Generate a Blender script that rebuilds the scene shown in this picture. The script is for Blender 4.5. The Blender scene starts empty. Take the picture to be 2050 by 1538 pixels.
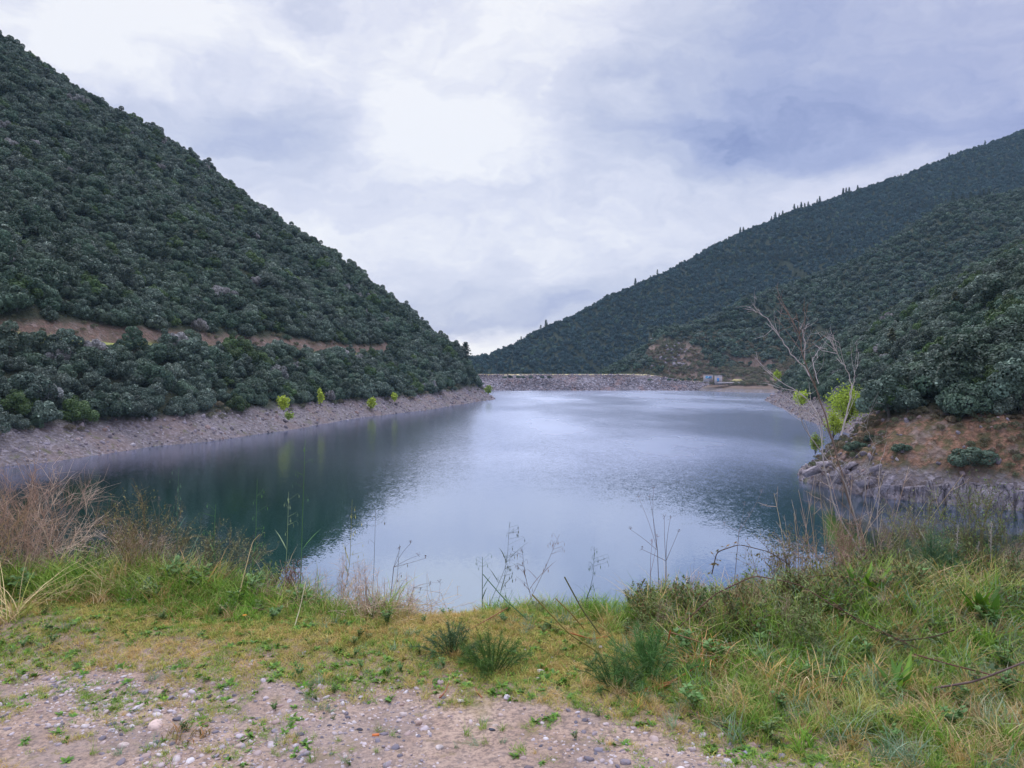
import bpy, math
import numpy as np
from mathutils import Vector

# ------------------------------------------------------------------ scene, camera, sky, sun
scn = bpy.context.scene
col = scn.collection
CAM = np.array([0.0, 0.0, 15.0]); F = 1500.0; PITCH = math.atan(27/F)

cd = bpy.data.cameras.new("camera"); cam = bpy.data.objects.new("camera", cd); col.objects.link(cam)
cam.location = CAM.tolist(); cam.rotation_euler = (math.pi/2-PITCH, 0, 0)
cd.sensor_width = 36; cd.lens = 36*F/2050; cd.clip_start = 0.05; cd.clip_end = 6000
scn.camera = cam
scn.view_settings.view_transform = 'Standard'; scn.view_settings.look = 'None'
scn.view_settings.exposure = 0.04; scn.view_settings.gamma = 1.0
try: scn.cycles.use_denoising = True
except Exception: pass
scn.cycles.max_bounces = 6; scn.cycles.diffuse_bounces = 3; scn.cycles.glossy_bounces = 2
scn.cycles.transmission_bounces = 3; scn.cycles.transparent_max_bounces = 6

def pxdir(px, py):
    """direction (y = 1) seen at a pixel of the 2050 x 1538 photograph"""
    cx, cy = (px-1025)/F, (769-py)/F
    c, s = math.cos(PITCH), math.sin(PITCH)
    v = np.array([cx, c+s*cy, -s+c*cy]); return v/v[1]
def at(px, py, d): return CAM + pxdir(px, py)*d

SUN_EL, SUN_AZ = 48.0, -14.0           # azimuth measured from +Y towards +X
sd = bpy.data.lights.new("sun", 'SUN'); so = bpy.data.objects.new("sun", sd); col.objects.link(so)
sd.energy = 1.15; sd.angle = math.radians(28); sd.color = (1.0, 0.97, 0.93)
_e, _a = math.radians(SUN_EL), math.radians(SUN_AZ)
so.rotation_euler = Vector((math.sin(_a)*math.cos(_e), math.cos(_a)*math.cos(_e), math.sin(_e))).to_track_quat('Z', 'Y').to_euler()
so.location = (0, 0, 80)

class NT:
    """tiny helper around a node tree"""
    def __init__(s, nt): s.nt = nt; s.N = nt.nodes; s.L = nt.links
    def n(s, typ, ins=None, **kw):
        nd = s.N.new(typ)
        for k, v in kw.items(): setattr(nd, k, v)
        for k, v in (ins or {}).items(): s.put(nd.inputs[k], v)
        return nd
    def put(s, sock, v):
        if isinstance(v, bpy.types.NodeSocket): s.L.new(v, sock)
        elif isinstance(v, bpy.types.Node): s.L.new(v.outputs[0], sock)
        else: sock.default_value = v
    def m(s, op, a, b=0.0, c=0.0, clamp=False):
        nd = s.n('ShaderNodeMath', {0: a, 1: b, 2: c}, operation=op); nd.use_clamp = clamp; return nd.outputs[0]
    def vm(s, op, a, b=(0, 0, 0), out=0): return s.n('ShaderNodeVectorMath', {0: a, 1: b}, operation=op).outputs[out]
    def noise(s, vec, scale, detail=4.0, rough=0.5, out=0, dist=0.0):
        return s.n('ShaderNodeTexNoise', {'Vector': vec, 'Scale': scale, 'Detail': detail, 'Roughness': rough, 'Distortion': dist}).outputs[out]
    def ramp(s, fac, stops, interp='LINEAR'):
        nd = s.n('ShaderNodeValToRGB', {'Fac': fac}); r = nd.color_ramp; r.interpolation = interp
        while len(r.elements) < len(stops): r.elements.new(0.5)
        for e, (p, c) in zip(r.elements, stops):
            e.position = p; e.color = (*c, 1) if len(c) == 3 else c
        return nd.outputs[0]
    def mix(s, fac, a, b, blend='MIX'):
        nd = s.n('ShaderNodeMix', data_type='RGBA', blend_type=blend)
        s.put(nd.inputs[0], fac); s.put(nd.inputs[6], a); s.put(nd.inputs[7], b); return nd.outputs[2]
    def mr(s, v, a, b, c=0.0, d=1.0, smooth=True):
        nd = s.n('ShaderNodeMapRange', {0: v, 1: a, 2: b, 3: c, 4: d}); nd.interpolation_type = 'SMOOTHSTEP' if smooth else 'LINEAR'
        return nd.outputs[0]

def rgb(r, g, b):
    f = lambda c: ((c/255+0.055)/1.055)**2.4 if c > 10 else c/255/12.92
    return (f(r), f(g), f(b))
def rgba(r, g, b): return (*rgb(r, g, b), 1.0)

# --- world: Nishita daylight seen through a broken overcast
w = bpy.data.worlds.new("World"); scn.world = w; w.use_nodes = True
w.node_tree.nodes.clear(); T = NT(w.node_tree)
sky = T.n('ShaderNodeTexSky', sky_type='NISHITA'); sky.sun_disc = False
sky.sun_elevation = math.radians(SUN_EL); sky.sun_rotation = math.radians(SUN_AZ)
gen = T.n('ShaderNodeTexCoord').outputs['Generated']
dirv = T.vm('NORMALIZE', gen)
nz = T.noise(T.vm('MULTIPLY', dirv, (1, 1, 1.8)), 2.6, 6, 0.6, out=1)
warp = T.vm('MULTIPLY', T.vm('SUBTRACT', nz, (0.5, 0.5, 0.5)), (0.42, 0.42, 0.26))
dw = T.vm('NORMALIZE', T.vm('ADD', dirv, warp))
sep = T.n('ShaderNodeSeparateXYZ', {0: dirv}); el = sep.outputs[2]
def blob(px, py, rx, ry=None):
    """soft patch of cloud round a direction of the sky; radii in photo pixels"""
    ry = ry or rx
    d0 = pxdir(px, py); d0 = d0/np.linalg.norm(d0)
    df = T.vm('SUBTRACT', dw, tuple(d0))
    q = T.vm('MULTIPLY', df, (F/rx, F/rx*0.6, F/ry))
    r = T.vm('LENGTH', q, out=1)
    return T.mr(r, 0.0, 1.25, 1.0, 0.0)
# brightness field in 0..1 (0 = blue grey cloud base, 1 = white)
clouds = [  # px, py, rx, ry, amount
    (880, 210, 330, 300, 0.30), (960, 330, 260, 150, 0.10), (400, 170, 260, 150, 0.26), (120, 60, 320, 150, 0.18), (620, 60, 260, 120, 0.12),
    (1330, 100, 260, 150, 0.22), (930, 690, 200, 60, 0.55), (1350, 410, 300, 130, 0.18), (1160, 360, 160, 160, 0.10),
    (640, 450, 200, 60, 0.12), (850, 470, 240, 70, 0.08),
    (540, 245, 230, 120, -0.42), (1030, 385, 330, 70, -0.12), (700, 380, 200, 60, -0.22), (880, 520, 240, 60, -0.16),
    (960, 605, 330, 60, -0.28), (1750, 170, 520, 300, -0.22), (1500, 200, 200, 260, -0.14), (1950, 60, 300, 160, -0.18),
    (1230, 260, 200, 120, -0.06), (1120, 560, 300, 70, -0.06)]
f = T.m('MULTIPLY_ADD', T.noise(T.vm('MULTIPLY', dw, (1, 1, 2.6)), 3.6, 8, 0.58), 1.55, -0.17)
for (px, py, rx, ry, a) in clouds: f = T.m('MULTIPLY_ADD', blob(px, py, rx, ry), a, f)
ccol = T.ramp(f, [(0.0, rgb(130, 144, 190)), (0.25, rgb(166, 177, 212)), (0.5, rgb(198, 205, 226)), (0.72, rgb(222, 226, 240)), (0.95, rgb(247, 249, 251))])
# lavender towards the right of the valley
lav = T.mr(sep.outputs[0], 0.15, 0.75)
ccol = T.mix(T.m('MULTIPLY_ADD', lav, 0.35, 0.15), ccol, T.mix(1.0, ccol, (0.95, 0.86, 1.0, 1), 'MULTIPLY'))
# overcast brightest overhead, boosted above the view to brighten the ground
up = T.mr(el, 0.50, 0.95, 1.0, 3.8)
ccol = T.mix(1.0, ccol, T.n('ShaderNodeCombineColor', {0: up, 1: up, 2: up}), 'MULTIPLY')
bg1 = T.n('ShaderNodeBackground', {'Color': sky, 'Strength': 0.1})
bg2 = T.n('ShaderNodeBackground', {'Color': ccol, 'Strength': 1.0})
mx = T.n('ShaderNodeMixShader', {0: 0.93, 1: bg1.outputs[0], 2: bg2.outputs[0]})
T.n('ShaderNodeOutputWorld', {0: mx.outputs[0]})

# ------------------------------------------------------------------ helpers
def tag(o, label=None, cat=None, group=None, kind=None):
    if label: o["label"] = label
    if cat: o["category"] = cat
    if group: o["group"] = group
    if kind: o["kind"] = kind
    return o

def mesh_np(name, V, Fc, mat=None, smooth=False, C=None):
    """V (n,3); Fc (m,3) or (m,4) array, or a list of such arrays"""
    V = np.asarray(V, np.float32); me = bpy.data.meshes.new(name)
    Fl = [np.asarray(a, np.int32) for a in (Fc if isinstance(Fc, list) else [Fc]) if len(a)]
    me.vertices.add(len(V)); me.vertices.foreach_set('co', V.ravel())
    loops = np.concatenate([a.ravel() for a in Fl])
    cnt = np.concatenate([np.full(len(a), a.shape[1], np.int32) for a in Fl])
    st = np.concatenate([[0], np.cumsum(cnt)[:-1]]).astype(np.int32)
    me.loops.add(len(loops)); me.loops.foreach_set('vertex_index', loops)
    me.polygons.add(len(cnt)); me.polygons.foreach_set('loop_start', st)
    try: me.polygons.foreach_set('loop_total', cnt)
    except Exception: pass
    me.update(calc_edges=True); me.validate()
    if smooth: me.polygons.foreach_set('use_smooth', np.ones(len(me.polygons), bool))
    if C is not None:
        a = me.color_attributes.new('col', 'FLOAT_COLOR', 'POINT')
        C = np.asarray(C, np.float32)
        if C.shape[1] == 3: C = np.hstack([C, np.ones((len(C), 1), np.float32)])
        a.data.foreach_set('color', C.ravel())
    if mat: me.materials.append(mat)
    return me
def obj(name, me, parent=None, link=True, loc=None):
    o = bpy.data.objects.new(name, me)
    if link: col.objects.link(o)
    if parent: o.parent = parent
    if loc is not None: o.location = [float(c) for c in loc]
    return o
def empty(name, loc, rz=0.0):
    o = bpy.data.objects.new(name, None); col.objects.link(o); o.location = [float(c) for c in loc]; o.rotation_euler = (0, 0, rz)
    o.empty_display_size = 0.2; return o

def _h(ix, iy, seed):
    n = (ix.astype(np.int64)*374761393 + iy.astype(np.int64)*668265263 + seed*1442695041) & 0xffffffff
    n = ((n ^ (n >> 13))*1274126177) & 0xffffffff; n = n ^ (n >> 16)
    return (n & 0xffff)/65535.0
def vn(x, y, seed=0):
    ix, iy = np.floor(x), np.floor(y); fx, fy = x-ix, y-iy
    fx = fx*fx*(3-2*fx); fy = fy*fy*(3-2*fy)
    a = _h(ix, iy, seed)*(1-fx) + _h(ix+1, iy, seed)*fx; b = _h(ix, iy+1, seed)*(1-fx) + _h(ix+1, iy+1, seed)*fx
    return a*(1-fy) + b*fy
def fbm(x, y, s, oct=4, seed=0, gain=0.5):
    x = np.asarray(x, float)/s; y = np.asarray(y, float)/s; r = 0; a = 1; t = 0
    for k in range(oct): r = r + a*(vn(x, y, seed+k)-0.5); t += a; a *= gain; x = x*2.03+7.1; y = y*2.03+3.7
    return r/t*2
def softplus(x, w): return w*np.logaddexp(0, x/w)
def sstep(x, a, b): t = np.clip((x-a)/(b-a), 0, 1); return t*t*(3-2*t)
def seg_dist(x, y, P, closed=False):
    P = np.asarray(P, float); n = len(P); d = np.full(x.shape, 1e9); par = np.zeros(x.shape)
    for i in range(n if closed else n-1):
        a, b = P[i], P[(i+1) % n]; ab = b-a
        t = np.clip(((x-a[0])*ab[0] + (y-a[1])*ab[1])/(ab@ab), 0, 1)
        dd = np.hypot(x-a[0]-t*ab[0], y-a[1]-t*ab[1]); mk = dd < d; d = np.where(mk, dd, d); par = np.where(mk, i+t, par)
    return d, par
def inside(x, y, P):
    P = np.asarray(P, float); r = np.zeros(x.shape, bool); n = len(P)
    for i in range(n):
        (x0, y0), (x1, y1) = P[i], P[(i+1) % n]
        c = ((y0 > y) != (y1 > y)) & (x < (x1-x0)*(y-y0)/((y1-y0) if y1 != y0 else 1e-9)+x0); r ^= c
    return r

# ------------------------------------------------------------------ terrain height functions
E = np.array([.238, .971]); Nn = np.array([-.971, .238]); O = np.array([-75., 123.])
def left_wp(x, y):
    w_ = (x-O[0])*E[0]+(y-O[1])*E[1]; p = (x-O[0])*Nn[0]+(y-O[1])*Nn[1]
    ps = np.interp(w_, [-80, -7.7, 0, 26, 36, 66, 113.6, 163, 220, 273, 285, 303, 322, 403], [6, 2.2, 0, 2.4, -2.5, -2.5, 1.5, -3.2, -.8, 0, 3, 9.5, 16, 34])
    ps = ps + fbm(w_, w_*0, 22, 3, 5)*1.6
    return w_, p-ps, p
RIDGE_P = [0, 23, 45, 86, 171, 249, 340, 420]; RIDGE_W = [320, 346, 372, 392, 328, 219, 100, 0]
def h_left(x, y):
    w_, q, p = left_wp(x, y)
    q2 = q + fbm(x, y, 9, 3, 31)*0.5
    z = np.interp(q2, [-25, 0, 2, 9, 33, 37.5, 39.3, 60, 250, 450], [-12, 0, 1.3, 5.2, 21.4, 21.8, 24.2, 41, 184, 330])
    z = z - 1.25*softplus(w_-np.interp(p, RIDGE_P, RIDGE_W), 4.0)
    z = z + 10.5*sstep(w_, 205, 300)*sstep(q, 4, 26)*(1-sstep(q, 75, 150))
    off = sstep(q, 44, 80)
    z = z + off*(fbm(x, y, 60, 4, 11)*9) + sstep(q, -1, 3)*fbm(x, y, 4, 3, 12)*0.35
    return z

RP = np.array([(600, 460), (210, 455), (150, 418), (130, 388), (118, 340), (105, 288), (92, 240), (85, 208), (80, 175), (72, 145), (60, 124), (48, 114.5),
    (41, 108), (39.2, 102), (39.6, 96.6), (42.2, 89.5), (48, 84.5), (54.9, 80), (70, 71), (95, 58), (140, 45), (200, 36), (600, 30)], float)
def d_right(x, y):
    d, par = seg_dist(x, y, RP); ins = inside(x, y, RP)
    return np.where(ins, d, -d), par
def h_right(x, y):
    d, par = d_right(x, y)
    wD = 1-sstep(y, 118, 140)
    d2 = d + fbm(x, y, 6, 3, 41)*(0.9-0.5*wD)
    dd = d2 + wD*fbm(x, y, 2.2, 2, 43)*0.5
    zD = np.interp(dd, [-15, -0.3, 0.5, 1.6, 3, 7.0, 10.5, 22, 45, 90, 160, 400], [-9, -2.5, 1.9, 2.8, 4.2, 8.3, 9.8, 18, 34, 62, 105, 240])
    zC = np.interp(d2, [-20, 0, 7, 16, 35, 65, 120, 250, 420], [-8, 0, 5.5, 14, 29, 44, 76, 150, 240])
    z = zD*wD+zC*(1-wD)
    z = z - 1.1*softplus(y-np.interp(x, [128, 142, 159, 181, 239, 600], [398, 378, 366, 360, 350, 335]), 5)
    z = np.where(z > 0, z*(1-.6*np.exp(-(np.hypot(x-40, y-104)/9)**2)), z)
    z = z + wD*sstep(d, 1.5, 4)*(1-sstep(d, 10, 14))*(fbm(x, y, 2.6, 4, 49)*1.3+.25)
    return z + sstep(d, 8, 40)*fbm(x, y, 45, 4, 47)*5 + sstep(d, 1, 4)*fbm(x, y, 3, 3, 48)*0.45

A_R = np.array([(-140, 640, 14), (-27, 690, 26), (32, 745, 58), (136, 805, 106), (261, 865, 168), (405, 905, 229), (524, 925, 268), (642, 945, 311), (900, 980, 400)], float)
B_R = np.array([(70, 590, 8), (88, 610, 13), (110, 640, 28), (152, 680, 50), (228, 700, 82), (333, 715, 124), (418, 730, 170), (533, 750, 198), (800, 770, 300)], float)
SBL = [(138, 562), (142, 545), (150, 522), (168, 503), (200, 482), (240, 465), (420, 440), (1600, 430)]
SB = [(-2000, 2000), (-2000, 562)]+SBL+[(1600, 2000)]
A_R = np.array([0, 0, 15.])+(A_R-[0, 0, 15.])*1.35
def cone(x, y, R, kf, kb, w_=6):
    d, par = seg_dist(x, y, R[:, :2]); i = np.arange(len(R)); zr = np.interp(par, i, R[:, 2])
    yr = np.interp(x, R[:, 0], R[:, 1])
    return zr - np.where(y < yr, kf, kb)*(np.sqrt(d*d+w_*w_)-w_)
def d_B(x, y):
    d, _ = seg_dist(x, y, SBL); return np.where(inside(x, y, np.array(SB)), d, -d)
def h_far(x, y):
    a = cone(x, y, A_R, 0.60, 0.7, 8); b = cone(x, y, B_R, 0.46, 0.6, 10)
    ft = fbm(x, y, 90, 4, 61)
    a = a + ft*10*sstep(a, 12, 60); b = b + fbm(x, y, 60, 4, 65)*7*sstep(b, 12, 50)
    z = np.maximum(a, b)
    dB = d_B(x, y)
    prof = np.interp(dB, [-30, 0, 3, 12, 36, 50, 75, 120, 180, 400], [-12, 0, 1.8, 4.0, 6.5, 13, 26, 52, 110, 900])+fbm(x, y, 14, 3, 68)*2.2*sstep(dB, 20, 50)
    flr = 7.5+.30*np.maximum(dB-34, 0)+fbm(x, y, 18, 3, 69)*3
    z2 = np.minimum(z+softplus(flr-z, 3.0), prof)
    return np.where((x > 138) & (y < 760), z2, z) + fbm(x, y, 9, 3, 67)*0.5*sstep(z, 1, 6)

def ye(x): return 4.98 + 0.35*sstep(-x, 0.6, 2.5) + 0.30*sstep(x, 1.0, 2.5) + 0.10*np.sin(x*2.3+1)
def h_near(x, y):
    z = 13.4 + fbm(x, y, 1.3, 3, 71)*0.03 + fbm(x, y, 0.28, 3, 72)*0.012*sstep(7-y, 0, 1)
    z = z + 0.05*sstep(y, 3.9, 4.6)*sstep(ye(x)-y, -0.5, 0.3)
    z = z - 0.018*np.exp(-((x*.18+y-3.35)/.16)**2) + fbm(x, y, .07, 2, 78)*.006*sstep(5-y, 0, .5)
    z = z + 0.10*sstep(x, 1.2, 2.6)*sstep(y, 3.4, 4.6) + 0.07*sstep(-x, 1.8, 3)*sstep(y, 4, 5)
    t = y-ye(x)
    z = z - 1.15*softplus(t, 0.12) + sstep(t, 1, 4)*fbm(x, y, 3.0, 3, 74)*0.5
    return z

def grid_mesh(name, hf, x0, x1, nx, y0, y1, ny, mat, warp=None, keep=None):
    X, Y = np.meshgrid(np.linspace(x0, x1, nx), np.linspace(y0, y1, ny))
    if warp: X, Y = warp(X, Y)
    Z = hf(X, Y); V = np.stack([X, Y, Z], -1).reshape(-1, 3)
    i = np.arange(nx*ny).reshape(ny, nx)
    Fc = np.stack([i[:-1, :-1], i[:-1, 1:], i[1:, 1:], i[1:, :-1]], -1).reshape(-1, 4)
    if keep is not None: k = keep(V); Fc = Fc[k[Fc].any(1)]
    return mesh_np(name, V, Fc, mat, True)

def hit(px, py, hf, t0, t1, n=4000):
    """first point of a height field along the ray of a photo pixel"""
    d = pxdir(px, py); t = np.linspace(t0, t1, n); P = CAM+d*t[:, None]
    k = np.nonzero(P[:, 2] < hf(P[:, 0], P[:, 1]))[0]
    return P[k[0]] if len(k) else P[-1]
def visible(P, hf, lift=5.0, t0=0.03, n=70):
    """which points (their tops) the camera could see over the height field"""
    ok = np.ones(len(P), bool); top = P+np.array([0, 0, lift])
    for t in np.linspace(t0, 0.985, n):
        Q = CAM+(top-CAM)*t; ok &= Q[:, 2] > hf(Q[:, 0], Q[:, 1])-1.0
    return ok
def project(P):
    d = P-CAM; px = 1025+F*d[:, 0]/d[:, 1]; py = 742-F*d[:, 2]/d[:, 1]; return px, py

# ------------------------------------------------------------------ materials
def material(name):
    m = bpy.data.materials.new(name); m.use_nodes = True; m.node_tree.nodes.clear(); return m, NT(m.node_tree)
def finish(T, color, rough=0.9, bump=None, bstr=0.5, bdist=0.1, spec=0.3):
    p = T.n('ShaderNodeBsdfPrincipled', {'Base Color': color, 'Roughness': rough, 'Specular IOR Level': spec})
    if bump is not None:
        b = T.n('ShaderNodeBump', {'Height': bump, 'Strength': bstr, 'Distance': bdist}); T.L.new(b.outputs[0], p.inputs['Normal'])
    T.n('ShaderNodeOutputMaterial', {0: p.outputs[0]})
def geo(T): return T.n('ShaderNodeNewGeometry').outputs['Position']

def leaf_material(name, c0, c1, tr=0.25, spread=0.35, rough=0.55):
    m, T = material(name)
    oi = T.n('ShaderNodeObjectInfo').outputs['Random']
    vc = T.n('ShaderNodeAttribute', attribute_name='col').outputs['Color']
    base = T.mix(oi, (*c0, 1), (*c1, 1))
    base = T.mix(1.0, base, vc, 'MULTIPLY')
    v = T.mr(T.m('FRACT', T.m('MULTIPLY', oi, 17.3)), 0, 1, 1-spread, 1+spread, False)
    base = T.mix(1.0, base, T.n('ShaderNodeCombineColor', {0: v, 1: v, 2: v}), 'MULTIPLY')
    p = T.n('ShaderNodeBsdfPrincipled', {'Base Color': base, 'Roughness': rough, 'Specular IOR Level': 0.35})
    t = T.n('ShaderNodeBsdfTranslucent', {'Color': base})
    mxx = T.n('ShaderNodeMixShader', {0: tr, 1: p.outputs[0], 2: t.outputs[0]})
    T.n('ShaderNodeOutputMaterial', {0: mxx.outputs[0]}); return m
def plant_material(name, tr=0.3, rough=0.6, spread=0.2):
    return leaf_material(name, (1, 1, 1), (1, 1, 1), tr, spread, rough)

M = {}
M['oak'] = leaf_material('oak_leaves', (.046, .086, .052), (.094, .136, .090), 0.18, 0.35)
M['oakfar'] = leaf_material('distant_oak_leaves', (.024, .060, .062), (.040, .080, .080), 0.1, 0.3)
M['grey'] = leaf_material('grey_green_leaves', (.070, .108, .078), (.105, .138, .105), 0.18, 0.3)
M['green'] = leaf_material('fresh_green_leaves', (.045, .088, .024), (.070, .115, .034), 0.2, 0.3)
M['pale'] = leaf_material('pale_flowering_leaves', (.24, .25, .235), (.33, .31, .31), 0.15, 0.2)
M['pine'] = leaf_material('pine_needles', (.035, .060, .042), (.05, .075, .05), 0.1, 0.3)
M['olive'] = leaf_material('olive_needles', (.085, .095, .04), (.10, .11, .045), 0.15, 0.2)
M['lime'] = leaf_material('spring_leaves', (.33, .44, .04), (.40, .47, .05), 0.3, 0.15)
M['lime2'] = leaf_material('spring_leaves_dull', (.25, .33, .06), (.25, .33, .06), 0.3, 0.12)
M['plant'] = plant_material('plant_tissue')
M['dry'] = plant_material('dry_plant', 0.15, 0.8, 0.15)
m, T = material('bark'); P_ = geo(T)
finish(T, T.mix(T.noise(P_, 9, 4), (.06, .05, .045, 1), (.15, .13, .115, 1)), 0.9, T.noise(P_, 20, 4), 0.6, 0.02); M['bark'] = m

# woodland floor on the hills
def hill_material(name, kind):
    m, T = material(name); P_ = geo(T)
    n1 = T.noise(P_, 0.35, 5, 0.6); n2 = T.noise(P_, 2.2, 5, 0.65); n3 = T.noise(P_, 0.09, 3)
    floor = T.ramp(n1, [(0.3, (.022, .030, .016)), (0.55, (.045, .052, .026)), (0.75, (.060, .056, .034))])
    vor = T.n('ShaderNodeTexVoronoi', {'Vector': T.vm('ADD', P_, T.vm('MULTIPLY', T.noise(P_, 1.2, 3, out=1), (.8, .8, .8))), 'Scale': 1.5}, feature='F1')
    vor2 = T.n('ShaderNodeTexVoronoi', {'Vector': P_, 'Scale': 0.55}, feature='F1')
    rockc = T.mix(T.n('ShaderNodeSeparateColor', {0: vor.outputs['Color']}).outputs[0], rgba(94, 88, 92), rgba(148, 140, 146))
    rockc = T.mix(T.mr(n2, 0.42, 0.62), rockc, rgba(104, 95, 92))
    rockc = T.mix(T.mr(n3, 0.45, 0.65, 0, 0.4), rockc, rgba(124, 102, 94))
    rockc = T.mix(T.mr(T.noise(P_, 0.5, 4), 0.56, 0.7, 0, 0.7), rockc, rgba(92, 92, 62))
    earth = T.mix(T.mr(n2, 0.35, 0.65), rgba(98, 74, 60), rgba(154, 116, 94))
    earth = T.mix(T.mr(T.noise(P_, 0.8, 5, 0.65), 0.42, 0.60), earth, rgba(92, 84, 58))
    band = T.n('ShaderNodeAttribute', attribute_name='col'); s3 = T.n('ShaderNodeSeparateColor', {0: band.outputs['Color']})
    sxyz = T.n('ShaderNodeSeparateXYZ', {0: P_})
    earth = T.mix(T.m('MAXIMUM', T.mr(sxyz.outputs[1], 300, 480, 0, .65), T.mr(sxyz.outputs[0], 10, -20, 0, .6)), earth, T.mix(n2, rgba(84, 72, 66), rgba(136, 116, 108)))
    earth = T.mix(T.mr(n1, .5, .62, 0, .75), earth, T.mix(T.n('ShaderNodeSeparateColor', {0: vor.outputs['Color']}).outputs[1], rgba(92, 78, 72), rgba(150, 132, 124)))
    c = T.mix(s3.outputs[0], floor, rockc); c = T.mix(s3.outputs[1], c, earth)
    c = T.mix(s3.outputs[2], c, T.mix(n2, rgba(120, 138, 62), rgba(170, 168, 98)))
    bm = T.m('ADD', vor.outputs['Distance'], T.m('MULTIPLY', n2, 1.2))
    finish(T, c, 0.92, bm, 0.9, 0.35); return m
M['hill'] = hill_material('hill_ground', 0)

# slate cliff
m, T = material('slate_cliff'); P_ = geo(T)
st = T.vm('MULTIPLY', P_, (1.0, 1.0, 0.22))
n1 = T.noise(st, 1.4, 6, 0.7); n2 = T.noise(P_, 5, 5, 0.7)
v = T.n('ShaderNodeTexVoronoi', {'Vector': T.vm('ADD', st, T.vm('MULTIPLY', T.noise(P_, 1.5, 3, out=1), (.5, .5, .3))), 'Scale': 1.6}, feature='DISTANCE_TO_EDGE').outputs[0]
c = T.ramp(n1, [(0.3, rgb(84, 79, 84)), (0.5, rgb(134, 127, 134)), (0.68, rgb(174, 166, 172))])
c = T.mix(T.mr(n2, 0.5, 0.72, 0, .6), c, rgba(150, 122, 112))
c = T.mix(T.mr(v, 0.0, 0.05, 0.8, 0.0), c, rgba(40, 36, 40))
finish(T, c, 0.8, T.m('ADD', T.m('MULTIPLY', T.mr(v, 0, .08), .6), T.m('ADD', n2, n1)), 0.9, 0.25); M['cliff'] = m

m, T = material('scattered_rock'); P_ = geo(T); oi = T.n('ShaderNodeObjectInfo').outputs['Random']
c = T.ramp(oi, [(0.0, rgb(84, 78, 84)), (0.3, rgb(124, 116, 124)), (0.6, rgb(150, 142, 150)), (0.85, rgb(134, 110, 102)), (1.0, rgb(184, 178, 184))])
c = T.mix(T.mr(T.noise(P_, 3, 4), 0.4, 0.7, 0, .5), c, rgba(88, 78, 78))
finish(T, c, 0.85, T.noise(P_, 5, 5), 0.6, 0.1); M['rock'] = m

m, T = material('pebble_stone'); P_ = geo(T); oi = T.n('ShaderNodeObjectInfo').outputs['Random']
c = T.ramp(oi, [(0.0, rgb(82, 80, 90)), (0.22, rgb(128, 122, 132)), (0.4, rgb(172, 160, 162)), (0.55, rgb(158, 134, 126)), (0.7, rgb(192, 184, 190)), (0.85, rgb(176, 154, 144)), (1.0, rgb(206, 200, 202))])
c = T.mix(T.mr(T.noise(P_, 60, 4), 0.45, 0.7, 0, .4), c, rgba(140, 112, 104))
finish(T, c, 0.75, T.noise(P_, 90, 4), 0.4, 0.003); M['pebble'] = m

m, T = material('slab_rock'); P_ = geo(T); n1 = T.noise(T.vm('MULTIPLY', P_, (1, 1, 3)), 2.2, 6, .65)
finish(T, T.ramp(n1, [(0.3, rgb(88, 82, 86)), (0.5, rgb(132, 124, 130)), (0.7, rgb(168, 158, 162))]), .85, n1, .5, .08); M['slab'] = m
# dam face and crest
m, T = material('dam_riprap'); P_ = geo(T)
vv = T.n('ShaderNodeTexVoronoi', {'Vector': P_, 'Scale': 0.75}); sc = T.n('ShaderNodeSeparateColor', {0: vv.outputs['Color']})
c = T.ramp(sc.outputs[0], [(0.0, rgb(76, 72, 78)), (0.45, rgb(104, 98, 104)), (1.0, rgb(146, 140, 148))])
c = T.mix(T.mr(T.noise(P_, 0.07, 4, .6), 0.5, 0.66, 0, .8), c, rgba(132, 108, 104))
c = T.mix(T.mr(T.n('ShaderNodeSeparateXYZ', {0: P_}).outputs[2], 8.5, 10.5, 0, T.mr(T.noise(P_, .08, 4), .4, .6, .1, .75)), c, rgba(104, 92, 84))
finish(T, c, 0.9, vv.outputs['Distance'], 1.0, 0.6); M['riprap'] = m
m, T = material('crest_grass'); P_ = geo(T)
finish(T, T.mix(T.noise(P_, 0.3, 4), rgba(168, 168, 92), rgba(216, 192, 150)), 0.95, T.noise(P_, 3, 3), .5, .2); M['crest'] = m

# water
m, T = material('lake_water'); P_ = geo(T)
sp = T.n('ShaderNodeSeparateXYZ', {0: P_})
patch = T.noise(T.vm('MULTIPLY', P_, (1.0, .45, 1.0)), 0.016, 4, 0.55)
dist_ = T.mr(sp.outputs[1], 40, 135)
wind = T.m('MULTIPLY', T.mr(sp.outputs[0], -30, 12), T.mr(sp.outputs[1], 62, 130))
gust = T.mr(patch, 0.40, 0.62, 0.5, 1.0)
amp = T.m('ADD', T.m('MULTIPLY_ADD', dist_, 0.12, 0.03), T.m('MULTIPLY', T.m('MULTIPLY', wind, gust), 0.30))
def slope(scale, det): return T.vm('SUBTRACT', T.noise(T.vm('MULTIPLY', P_, (1.0, .8, 1.0)), scale, det, .6, out=1), (0.5, 0.5, 0.5))
sl = T.vm('ADD', slope(5.5, 3.0), T.vm('MULTIPLY', slope(0.9, 2.0), (0.25, 0.25, 0.25)))
sl = T.vm('MULTIPLY', sl, T.n('ShaderNodeCombineXYZ', {0: amp, 1: amp, 2: 0.0}))
nrm = T.vm('NORMALIZE', T.vm('ADD', sl, (0, 0, 1)))
gl = T.n('ShaderNodeBsdfGlossy', {'Color': (.69, .745, .92, 1), 'Roughness': T.m('ADD', T.m('MULTIPLY_ADD', dist_, 0.12, 0.02), T.m('MULTIPLY', T.m('MULTIPLY', wind, gust), 0.15)), 'Normal': nrm})
body = T.n('ShaderNodeBsdfDiffuse', {'Color': (.0, .065, .034, 1)})
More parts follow.
